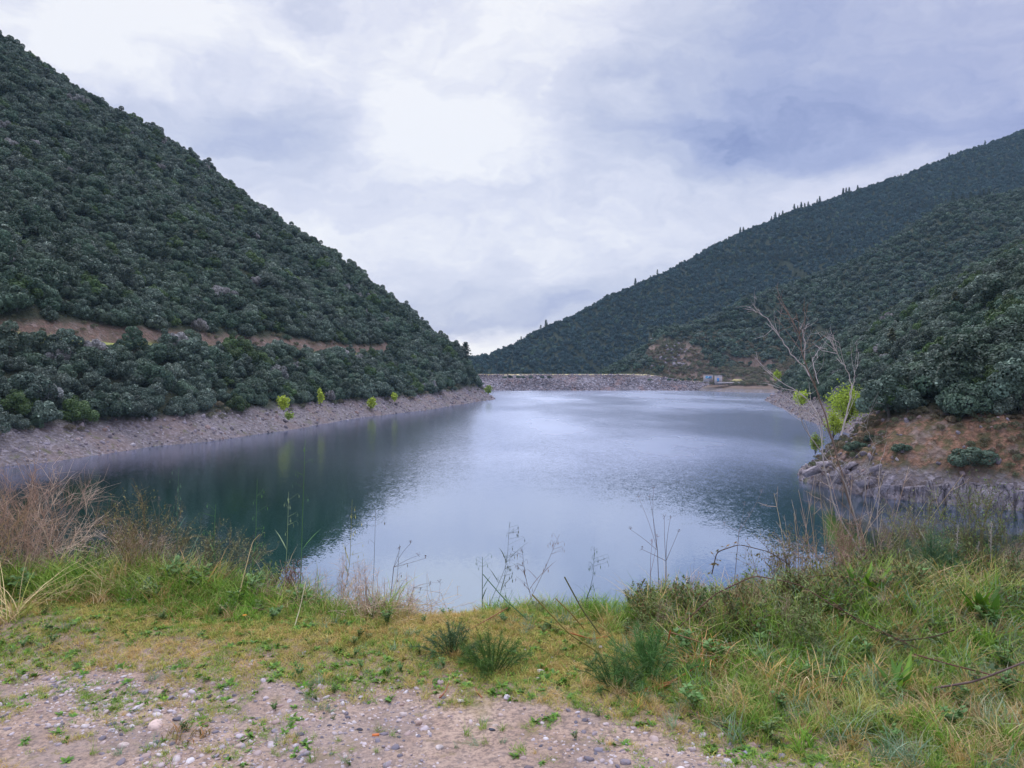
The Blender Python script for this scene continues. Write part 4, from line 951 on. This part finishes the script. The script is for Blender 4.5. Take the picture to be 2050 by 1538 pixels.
# loose dry stalks round its foot
b0 = base_at(1690, 5.9); e = empty('dry_stalks', b0); 
for k in range(3):
    b_ = MB()
    for q in range(13):
        px0 = rt.uniform(1590, 1760); px1 = px0+rt.normal()*70; py1 = rt.uniform(930, 1090); P = [base_at(px0, 5.8), at((px0+px1)/2, (1180+py1)/2, 5.75), at(px1, py1, 5.7)]
        P = smoothpath(P, 8); b_.tube(P, np.linspace(.0034, .0012, 8), pick(PINKD+STRAW, 1, rt)[0]*1.05, 3); twigs_on(b_, P, .003, pick(PINKD, 1, rt)[0]*1.1, 4, .2, rt, 1)
    part('stem_cluster', b_, e, b0, 'dry')
tag(e, 'tangle of thin whitish dry stalks round the foot of the tall dead shrub', 'dry stalks')

# ---- bushy twiggy plants
def bush(name, px, d, b_, label, cat='bush', mat='plant', s=1.0, dz=0.0, pname='twigs', rz=0):
    P = base_at(px, d); e = empty(name, P+[0, 0, dz], rz); e.scale = [s, s, s]; obj(pname, b_.mesh(pname, M[mat]), e); tag(e, label, cat); return e
bush('dry_bush', 40, 5.4, twiggy(rt, .95, .62, PINKD, 60, 24, .0034), 'large pinkish brown dry bush at the left edge of the picture', mat='dry')
bush('dry_bush', 170, 5.7, twiggy(rt, .80, .5, PINKD, 44, 22, .003), 'pinkish dry bush right of the largest one at the left edge', mat='dry', s=.85)
bush('dry_bush', 262, 5.65, twiggy(rt, .8, .42, PINKD, 44, 22, .0028, None, 0), 'thin pale dry bush between the pinkish ones and the olive bush', mat='dry', s=.9)
bush('dry_bush', -60, 5.0, twiggy(rt, .9, .6, PINKD+STRAW, 44, 20, .0034), 'dry bush cut by the left edge, in front of the larger pinkish one', mat='dry', s=.8)
bush('olive_bush', 285, 5.4, twiggy(rt, .62, .34, [S(112, 96, 66), S(136, 116, 84)], 34, 16, .0026, [S(118, 112, 62), S(142, 132, 84), S(96, 98, 52)], 4), 'olive brown small leaved bush right of the dry bushes at left', s=1.1)
bush('olive_bush', 430, 5.45, twiggy(rt, .5, .34, [S(120, 108, 84), S(150, 132, 104)], 34, 16, .0024, [S(122, 122, 74), S(142, 140, 100)], 3), 'greyish green bush with straw stems left of the tall green oat stem', s=1.15)
bush('dark_weed', 575, 5.2, twiggy(rt, .42, .15, [S(98, 66, 58), S(124, 88, 76)], 22, 14, .0026, [S(112, 76, 66), S(134, 98, 84)], 3), 'dark reddish brown dead weed standing right of the tall oat stem', mat='dry')
bush('thorn_bush', 1392, 5.3, twiggy(rt, .55, .36, [S(88, 70, 54), S(112, 90, 70)], 30, 18, .0022, [S(104, 98, 58), S(128, 110, 74)], 3, lsize=.010), 'dark see-through twiggy bush at the edge in the middle right', s=.92)
bush('green_bush', 1960, 5.35, twiggy(rt, .62, .48, [S(120, 110, 72), S(150, 138, 96)], 40, 16, .0024, [S(104, 130, 66), S(130, 146, 86), S(96, 118, 60)], 5), 'grey green leafy bush on the bank near the right edge', s=1.15)
bush('green_bush', 1840, 5.4, twiggy(rt, .55, .4, [S(128, 112, 80), S(156, 140, 104)], 34, 16, .0024, [S(120, 132, 70), S(142, 146, 90)], 4), 'olive green twiggy bush between the dead shrub and right edge', s=1.1)
bush('green_bush', 1580, 5.25, twiggy(rt, .5, .42, [S(112, 86, 70), S(140, 112, 92)], 36, 16, .0024, [S(104, 112, 60), S(134, 110, 72), S(92, 100, 58)], 5), 'low brownish green thicket left of the foot of the dead shrub', s=1.1)
bush('green_bush', 1700, 5.3, twiggy(rt, .42, .4, [S(142, 108, 98), S(164, 132, 118)], 36, 16, .0022, [S(134, 104, 88), S(112, 112, 66)], 3), 'low reddish thicket right under the dead shrub', s=1.15)
bush('herb_clump', 300, 5.0, feather(rt, .14, .13, [S(142, 164, 148), S(164, 182, 166)], 30, 26), 'small silvery grey green herb on the grass at left', 'herb')
bush('fennel', 905, 4.15, feather(rt, .17, .20, [S(82, 108, 70), S(98, 124, 84)], 40, 44), 'leftmost dark green feathery clump in the middle foreground', 'feathery herb', pname='plume')
bush('fennel', 985, 3.92, feather(rt, .23, .17, [S(80, 112, 54), S(100, 132, 62)], 42, 46), 'dark green upright feathery clump, second from left in the middle', 'feathery herb', pname='plume')
bush('fennel', 1300, 3.85, feather(rt, .27, .22, [S(74, 116, 58), S(94, 138, 72), S(108, 150, 84)], 50, 50), 'bluish green largest feathery clump right of the cut canes', 'feathery herb', pname='plume')
bush('fennel', 1232, 3.72, feather(rt, .17, .20, [S(90, 120, 66), S(70, 98, 50)], 34, 40), 'low spreading feathery clump in front of the largest one', 'feathery herb', pname='plume')
bush('fennel', 1868, 5.1, feather(rt, .40, .18, [S(78, 112, 78), S(98, 132, 98)], 44, 48), 'tall feathery green plant on the right bank below the cliff', 'feathery herb', pname='plume')
def docks(px, d, n, ll, label, pal=GREEN):
    b_ = MB()
    for k in range(n): a = rt.uniform(0, 6.28); leaf(b_, (rt.normal()*.02, rt.normal()*.02, 0), (math.cos(a)*.45, math.sin(a)*.45, 1), ll*rt.uniform(.6, 1.1), ll*.17, pick(pal[:3], 1, rt)[0]*.8)
    bush('dock_plant', px, d-.25, b_, label, 'leafy plant', pname='leaves', s=1.15)
docks(1735, 4.95, 14, .26, 'clump of broad upright dark green leaves below the dead shrub'); docks(1775, 4.9, 9, .22, 'smaller broad leaved clump right beside the one under the dead shrub')
docks(1970, 4.6, 12, .24, 'broad leaved green clump near the right edge'); docks(1392, 4.75, 9, .17, 'broad leaved clump behind the largest feathery clump')
docks(1800, 3.9, 12, .18, 'bright broad leaved clump low in the right foreground'); docks(1540, 4.9, 8, .22, 'single tall pair of broad leaves left of the dead shrub')

# ---- wild oats and other tall single stems
def oat(px0, py0, px1, py1, d, label, bend=0.0, col_=None, n=16, r=.0028, pan=.45, drop=1.0):
    P0 = base_at(px0, d); P1 = at(px1, py1, d-.05); e = empty('wild_oat', P0); col_ = S(104, 136, 66) if col_ is None else col_
    P = np.array([P0-[0, 0, .03], P0*.5+P1*.5+[bend*.3, 0, .03], P1]); P = smoothpath(P, 16); b_ = MB(); b_.tube(P, np.linspace(r, r*.4, 16), col_, 4)
    part('stem', b_, e, P0)
    b_ = MB(); H_ = P1-P0
    for k in range(n):
        t = 1-pan*rt.random(); i = t*15; s_ = P[int(min(i, 15))]; a = rt.uniform(0, 6.28); ln = rt.uniform(.02, .07)
        q1 = s_+np.array([math.cos(a)*ln+bend*.25, math.sin(a)*ln, ln*.6]); q2 = q1+np.array([math.cos(a)*.008, math.sin(a)*.008, -.012*drop])
        b_.tube([s_, q1, q2], [.0007, .0006, .0005], col_*1.1, 3); leaf(b_, q2, (math.cos(a)*.15, math.sin(a)*.15, -1*drop+.01), .024, .0055, col_*rt.uniform(.9, 1.6)+.02)
    part('seed_head', b_, e, P0)
    b_ = MB()
    for k in range(3): a = rt.uniform(0, 6.28); s_ = P[rt.integers(3, 9)]; leaf(b_, s_, (math.cos(a)*.6, math.sin(a)*.6, .7), rt.uniform(.12, .22), .007, col_)
    part('blade', b_, e, P0); tag(e, label, 'wild oat'); return e
G1 = S(92, 134, 72); G2 = S(84, 116, 92); DK = S(84, 82, 62)
oat(597, 1150, 611, 880, 5.25, 'tallest green oat stem reaching over the dark water at left', 0, G1, 12, .0035, .28)
oat(350, 1160, 358, 935, 5.4, 'tall thin oat stem in front of the left part of the dark water', 0, G2, 12, .003, .5)
oat(205, 1110, 218, 985, 5.6, 'short drooping oat right of the pinkish dry bushes', .1, G2, 12, .0025, .5)
oat(490, 1120, 515, 960, 5.4, 'slim oat midway between the two tall ones at left', .1, G1, 16, .0025, .6)
oat(445, 1120, 432, 1010, 5.4, 'oat bending left between the tall ones at left', -.15, G1, 8, .0028, .4)
oat(560, 1130, 578, 985, 5.3, 'oat with pale seed head just left of the tallest one', .05, S(150, 164, 120), 12, .0026, .3)
oat(660, 1140, 705, 1000, 5.3, 'oat leaning right over the edge of the dark reflection', .2, S(150, 148, 84), 18, .0024, .6)
oat(965, 1225, 966, 1115, 5.0, 'bent green oat stem standing at the bank edge in the centre', 0, S(66, 98, 72), 8, .0032, .2)
oat(965, 1150, 1020, 1045, 5.0, 'arching oat panicle hanging over the water in the centre', .25, S(74, 88, 72), 26, .0016, .9)
oat(985, 1225, 1015, 1110, 5.05, 'fine drooping oat right of the bent green stem', .1, S(80, 92, 78), 20, .0016, .8)
oat(1075, 1210, 1045, 1095, 5.05, 'brownish oat leaning left in the centre', -.1, S(100, 84, 80), 16, .0018, .7)
oat(1040, 1215, 1120, 1070, 5.1, 'thin dry grass stem leaning right over the water in the centre', .1, S(118, 100, 92), 14, .0018, .5)
oat(1165, 1200, 1190, 1095, 5.0, 'dense drooping oat right of the centre', .12, S(74, 98, 80), 26, .0018, .7)
oat(1855, 1110, 1860, 985, 5.2, 'slender pale dry stem in front of the water at right', 0, S(150, 146, 128), 8, .0026, .1)
oat(735, 1170, 752, 1020, 5.2, 'dark thin grass stem at the left edge of the bright water', .05, DK, 6, .002, .4)
oat(712, 1170, 690, 1080, 5.3, 'second dark thin grass stem leaning left beside the bright water', -.05, DK, 8, .002, .4)
oat(760, 1180, 800, 1090, 5.2, 'dark grass stem leaning right beside the bright water', .15, DK, 10, .0018, .6)
# dry stalks with small umbels
def umbel(px0, py0, tips, d, label, c=None, r=.0026):
    c = S(92, 72, 62) if c is None else c; P0 = base_at(px0, d); e = empty('umbel_stalk', P0); b_ = MB(); m_ = at(px0+(tips[0][0]-px0)*.35, py0+(tips[0][1]-py0)*.45, d); hd = MB()
    b_.tube([P0-[0, 0, .03], P0*.5+m_*.5, m_], [r, r*.9, r*.8], c, 4)
    for (tx_, ty_) in tips:
        Q = at(tx_, ty_, d+rt.normal()*.05); b_.tube(smoothpath([m_, m_*.5+Q*.5+rt.normal(size=3)*.01, Q], 6), np.linspace(r*.6, r*.3, 6), c, 3)
        for k in range(7): dd = unit(rt.normal(size=3)+[0, 0, 1]); q2 = Q+dd*.016; hd.tube([Q, q2], [.0007, .0006], c, 3); leaf(hd, q2, dd, .008, .005, c*.8)
    part('stem', b_, e, P0, 'dry'); part('seed_head', hd, e, P0, 'dry'); tag(e, label, 'dry stalk')
umbel(1325, 1190, [(1300, 995), (1308, 978), (1262, 1060), (1278, 995)], 5.3, 'tall dark umbel stalk standing against the bright water')
umbel(1335, 1195, [(1330, 1035), (1342, 1038), (1358, 1065), (1285, 1100)], 5.35, 'second dark umbel stalk right of the tall one', r=.0034)
umbel(1300, 1200, [(1306, 1085), (1316, 1075)], 5.25, 'short reddish brown stalk left of the dark umbel stalks', S(124, 76, 58))
umbel(770, 1175, [(822, 1088), (838, 1112), (800, 1100), (852, 1118)], 5.25, 'weed with scattered dark seed heads beside the bright water at left')
umbel(800, 1185, [(880, 1166), (862, 1170), (842, 1182)], 5.1, 'low weed with beaded seed heads over the water', r=.0016)
umbel(1790, 1120, [(1825, 1022), (1815, 1030), (1835, 1026)], 5.2, 'pale dry umbel in front of the dark water at right', S(170, 160, 150))
umbel(1455, 1130, [(1525, 985), (1450, 1050), (1500, 1030), (1490, 1010)], 5.6, 'faint dry stalk left of the dead shrub', S(120, 108, 112))
umbel(325, 1100, [(305, 1005), (318, 1000), (340, 1015)], 5.6, 'grey forked stalk over the dark water at left', S(140, 128, 118))
for k, (px, py0, px1, py1, lb) in enumerate([(1985, 1130, 1985, 1045, 'largest whitish dry thistle spike at right'), (1915, 1120, 1918, 1050, 'whitish dry spike left of the largest one'), (1950, 1120, 1960, 1085, 'small whitish spike between the other two')]):
    b_ = MB(); P0 = base_at(px, 5.15); P1 = at(px1, py1, 5.15); b_.tube([P0, P0*.5+P1*.5, P1], [.004, .003, .002], S(190, 178, 170), 4)
    for q in range(60): t = rt.uniform(.55, 1); s_ = P0*(1-t)+P1*t; d_ = unit(rt.normal(size=3)+[0, 0, .8]); b_.tube([s_, s_+d_*.045*(1.2-t)], [.0012, .0005], S(206, 196, 190)*rt.uniform(.7, 1.1), 3)
    e = empty('dry_spike', P0); part('stem', b_, e, P0, 'dry'); tag(e, lb, 'dry stalk')

# ---- canes, straight cut stalks and brambles
def cane(name, pts, r0, r1, c, label, cat, leaves=0, lpal=None, ll=.035, thorn=0, mat='plant'):
    if name == 'bramble': pts = [(a, b2, c2-.38) for (a, b2, c2) in pts]
    elif pts[0][0] > 1040 and 'cane' in name: pts = [(a, b2, c2-.12) for (a, b2, c2) in pts]
    P = [at(px, py, d) for (px, py, d) in pts]; P = np.array(P); zg = h_near(P[:, 0], P[:, 1]); P[:, 2] = np.maximum(P[:, 2], zg+r0); P = smoothpath(P, 8*(len(P)-1)+2)
    e = empty(name, P[0]); b_ = MB(); b_.tube(P, np.linspace(r0, r1, len(P)), c, 6)
    for k in range(thorn): i = rt.integers(1, len(P)-1); s_ = P[i]*.5+P[i-1]*.5; b_.tube([s_, s_+unit(rt.normal(size=3))*.010], [.0016, .0003], c, 3)
    part('cane', b_, e, P[0], mat)
    if leaves:
        b_ = MB()
        for k in range(leaves):
            i = rt.integers(1, len(P)-1); s_ = P[i]+(P[i+1]-P[i])*rt.random(); d_ = unit(rt.normal(size=3)+[0, 0, .3]); q = s_+d_*.03; b_.tube([s_, q], [.001, .0008], c, 3); cc = pick(lpal, 1, rt, .2)[0]
            sdv = unit(np.cross(d_, [.1, .2, 1])); 
            for dv in (d_, unit(d_*.4+sdv), unit(d_*.4-sdv)): leaf(b_, q, dv, ll*rt.uniform(.8, 1.2), ll*.7, cc)
        part('leaves', b_, e, P[0], mat)
    tag(e, label, cat); return e
YC = S(148, 150, 72); OC = S(176, 112, 66); BC = S(112, 84, 62)
cane('cut_cane', [(1190, 1335, 4.3), (1135, 1265, 4.35), (1080, 1238, 4.4)], .0048, .0042, YC, 'yellow green cut stalk, lowest of the leaning ones in the middle', 'cane')
cane('cut_cane', [(1205, 1345, 4.25), (1140, 1270, 4.3), (1065, 1190, 4.4)], .005, .004, S(140, 128, 62), 'long yellow green cut stalk leaning left in the middle', 'cane')
cane('cut_cane', [(1203, 1280, 4.5), (1165, 1220, 4.55), (1130, 1155, 4.6)], .005, .0045, S(92, 92, 54), 'dark green thick cut stalk leaning over the bank edge', 'cane')
cane('cut_cane', [(1170, 1265, 4.6), (1140, 1225, 4.6), (1112, 1198, 4.65)], .004, .0035, S(134, 112, 60), 'short brownish cut stalk between the long leaning ones', 'cane')
cane('cut_cane', [(1060, 1250, 4.7), (1010, 1200, 4.75), (967, 1150, 4.8)], .0035, .0028, S(86, 122, 80), 'thin green stalk leaning left from the bank edge', 'cane')
cane('dry_cane', [(905, 1320, 4.35), (950, 1280, 4.5), (1016, 1217, 4.7)], .0042, .003, S(168, 118, 84), 'reddish dry stalk rising right from the leftmost feathery clump', 'cane')
cane('dry_cane', [(956, 1340, 4.2), (930, 1300, 4.25), (885, 1240, 4.35)], .0028, .002, S(196, 180, 122), 'pale straw leaning left across the feathery clump', 'cane')
cane('dry_cane', [(1225, 1295, 4.5), (1185, 1285, 4.45), (1140, 1267, 4.4)], .005, .0045, OC, 'orange brown dry stalk lying behind the cut canes', 'cane')
cane('dry_cane', [(1325, 1340, 4.2), (1335, 1300, 4.2), (1342, 1262, 4.2)], .0055, .005, OC, 'upright orange brown snapped stalk by the largest feathery clump', 'cane')
cane('dry_cane', [(1342, 1266, 4.2), (1400, 1285, 4.1), (1500, 1322, 4.0)], .0045, .0035, S(148, 112, 76), 'brown stalk running right from the snapped upright one', 'cane')
cane('dry_cane', [(1265, 1402, 3.75), (1320, 1380, 3.8), (1405, 1330, 3.95)], .0055, .004, OC, 'long orange dry stalk lying on the grass in the right foreground', 'cane')
cane('dry_cane', [(1275, 1399, 3.78), (1350, 1362, 3.85), (1370, 1350, 3.9)], .004, .003, S(190, 128, 80), 'short orange stalk lying along the long one', 'cane')
cane('dry_cane', [(375, 1280, 4.65), (470, 1235, 4.8), (505, 1085, 5.2), (520, 1070, 5.2)], .0036, .002, S(204, 180, 132), 'pale dry cane leaning right on the left bank', 'cane')
cane('dry_cane', [(590, 1270, 4.5), (600, 1220, 4.6), (612, 1165, 4.7)], .0035, .0025, S(206, 196, 160), 'pale bent straw standing in the grass at centre left', 'cane')
cane('twig', [(735, 1275, 4.7), (790, 1268, 4.7), (850, 1262, 4.75)], .003, .002, S(120, 86, 66), 'thin brown twig lying on the dry grass left of centre', 'twig')
cane('twig', [(360, 1352, 3.95), (410, 1345, 3.97), (445, 1341, 4.0)], .003, .002, S(104, 82, 70), 'dark curved twig at the upper border of the gravel', 'twig')
cane('twig', [(880, 1400, 3.6), (892, 1385, 3.65), (898, 1368, 3.7)], .004, .002, S(160, 98, 74), 'short red brown twig at the gravel edge in the middle', 'twig')
cane('twig', [(965, 1405, 3.6), (955, 1390, 3.65), (952, 1378, 3.7)], .003, .002, S(170, 100, 76), 'small curved reddish twig right of the red brown one', 'twig')
BL = [S(74, 96, 52), S(96, 112, 62), S(112, 98, 58), S(62, 82, 50)]
cane('bramble', [(1425, 1150, 5.2), (1435, 1105, 5.2), (1480, 1090, 5.2), (1540, 1105, 5.25), (1580, 1130, 5.3)], .0035, .002, S(96, 74, 58), 'arching bramble shoot with brown leaves against the water', 'bramble', 16, [S(128, 102, 56), S(92, 84, 52)], .024, 14)
cane('bramble', [(1350, 1265, 4.6), (1430, 1190, 4.7), (1510, 1152, 4.8), (1600, 1170, 4.7), (1680, 1220, 4.5), (1760, 1262, 4.4), (1840, 1300, 4.3)], .004, .0025, S(110, 78, 66), 'longest bramble cane arching across the right bank', 'bramble', 26, BL, .028, 40)
cane('bramble', [(1640, 1185, 4.9), (1720, 1245, 4.6), (1800, 1285, 4.4), (1870, 1275, 4.3), (1910, 1262, 4.3)], .004, .0025, S(96, 66, 60), 'bramble cane crossing behind the longest one', 'bramble', 34, BL, .028, 30)
cane('bramble', [(1830, 1310, 4.2), (1900, 1330, 4.1), (1980, 1350, 4.0), (2060, 1370, 3.95)], .0045, .003, S(112, 76, 66), 'bramble cane running to the right edge', 'bramble', 26, BL, .03, 30)
cane('bramble', [(1870, 1378, 3.95), (1950, 1365, 3.9), (2010, 1342, 3.9), (2070, 1318, 3.9)], .006, .004, S(112, 92, 88), 'thick grey bramble cane rising to the right edge', 'bramble', 10, BL, .03, 24)
cane('bramble', [(1560, 1180, 5.1), (1640, 1150, 5.1), (1720, 1160, 5.1), (1800, 1190, 5.0)], .003, .002, S(110, 80, 66), 'leafy bramble shoot under the dead shrub', 'bramble', 40, BL+[S(120, 84, 72)], .026, 10)
cane('dead_branch', [(1845, 1330, 4.2), (1855, 1400, 3.9), (1800, 1430, 3.8), (1770, 1450, 3.7)], .003, .002, S(206, 184, 128), 'long pale straw falling across the right foreground', 'straw')
# straw clumps
def strawclump(px, d, n, h, pal, label, sp=.08, lean=1.2):
    b_ = MB(); b_.add(*blades(rt, n, sp, h, .007, lean, 1.0, pal, None, 5)); bush('straw_clump', px, d, b_, label, 'dry grass', 'dry', pname='blades')
strawclump(20, 4.55, 60, (.2, .5), STRAW+YGRN[:1], 'yellow straw fronds spreading at the left edge', .08, 1.5)
strawclump(1410, 3.95, 120, (.08, .22), RUST+STRAW[:1], 'rusty orange matted dry grass in the right foreground', .12, 1.2)
strawclump(1900, 4.9, 60, (.15, .35), STRAW+OCHRE, 'golden dry tuft on the right bank below the green bushes', .08)
strawclump(1620, 3.7, 90, (.08, .22), STRAW+RUST, 'pale straw tuft in front of the bramble canes', .15, 1.2)
strawclump(640, 5.15, 90, (.12, .45), STRAW+PINKD, 'tall pale golden tuft right of the reddish dead weed', .09, .6)
strawclump(815, 5.0, 110, (.05, .14), OCHRE+STRAW, 'short golden tuft on the lip left of the centre gap', .16, .8)
strawclump(2030, 5.0, 80, (.12, .3), OCHRE+YGRN, 'mustard coloured tuft at the right edge', .12)
strawclump(365, 3.28, 70, (.02, .07), [S(150, 112, 72), S(112, 98, 58)], 'low brown mat of dry weed on the gravel at left', .11, 1.4)
# stones lying on the track
def stone(px, py, sz, c, label, flat=.5):
    P = gp(px, py); V = PB[rt.integers(0, 6)]*np.array([1, 1, flat*1.6])*sz; mt = M.get('st%s' % (c,))
    if not mt:
        mt, T = material('stone'); P_ = geo(T); finish(T, T.mix(T.mr(T.noise(P_, 40, 4), .4, .65), rgba(*c), rgba(*[int(q*.8) for q in c])), .85, T.noise(P_, 70, 4), .5, .004); M['st%s' % (c,)] = mt
    o = obj('stone', mesh_np('stone', V, PBF, mt, True), None, True, P+[0, 0, sz*.12]); o.rotation_euler = (0, 0, rt.uniform(0, 6)); tag(o, label, 'stone')
stone(312, 1456, .052, (206, 182, 172), 'largest flat pinkish stone on the gravel at left', .55)
stone(125, 1366, .024, (190, 180, 182), 'pale stone near the left end of the gravel border', .5)
stone(248, 1356, .022, (184, 176, 178), 'pale stone on the gravel border under the short grass', .5)
stone(420, 1395, .021, (96, 88, 92), 'dark grey stone on the gravel left of centre')
stone(722, 1397, .020, (204, 196, 200), 'white stone on the gravel just left of centre')
stone(922, 1405, .026, (206, 196, 188), 'pale rounded stone at the edge of the grass in the middle')
stone(1015, 1398, .030, (198, 190, 196), 'pale flat stone below the feathery clumps')
stone(880, 1498, .024, (196, 184, 180), 'pale stone at the bottom of the gravel in the middle')
stone(1507, 1497, .034, (168, 142, 132), 'brown stone at the lower right border of the gravel')
stone(1494, 1508, .024, (150, 146, 158), 'grey stone touching the brown one at lower right')
stone(1312, 1522, .020, (206, 188, 178), 'small pinkish stone at the bottom right of the gravel')
stone(1845, 1530, .024, (172, 150, 150), 'stone in the grass near the lower right corner')
stone(720, 1462, .018, (82, 80, 90), 'small dark stone right of the middle of the gravel')
stone(985, 1462, .018, (70, 74, 86), 'small dark stone under the middle of the grass edge')
o = box('brick_fragment', gp(752, 1474)+[0, 0, 0], (.03, .012, .009), M['brick'] if 'brick' in M else M.setdefault('brick', (lambda mt: (finish(mt[1], rgba(206, 120, 70), .8), mt[0])[1])(material('orange_brick'))), None, .2)
tag(o, 'tiny orange fragment lying on the gravel', 'fragment')
# orange flower and a few red leaves
P0 = gp(490, 1248); e = empty('orange_flower', P0); b_ = MB(); b_.tube([(0, 0, 0), (0, 0, .05)], [.0015, .0012], G1, 3); obj('stem', b_.mesh('stem', M['plant']), e); b_ = MB()
for k in range(9): a = k*.7; leaf(b_, (0, 0, .05), (math.cos(a), math.sin(a), .25), .016, .008, S(236, 150, 20))
obj('petals', b_.mesh('petals', M['plant']), e); tag(e, 'small orange flower in the short grass at left', 'flower')
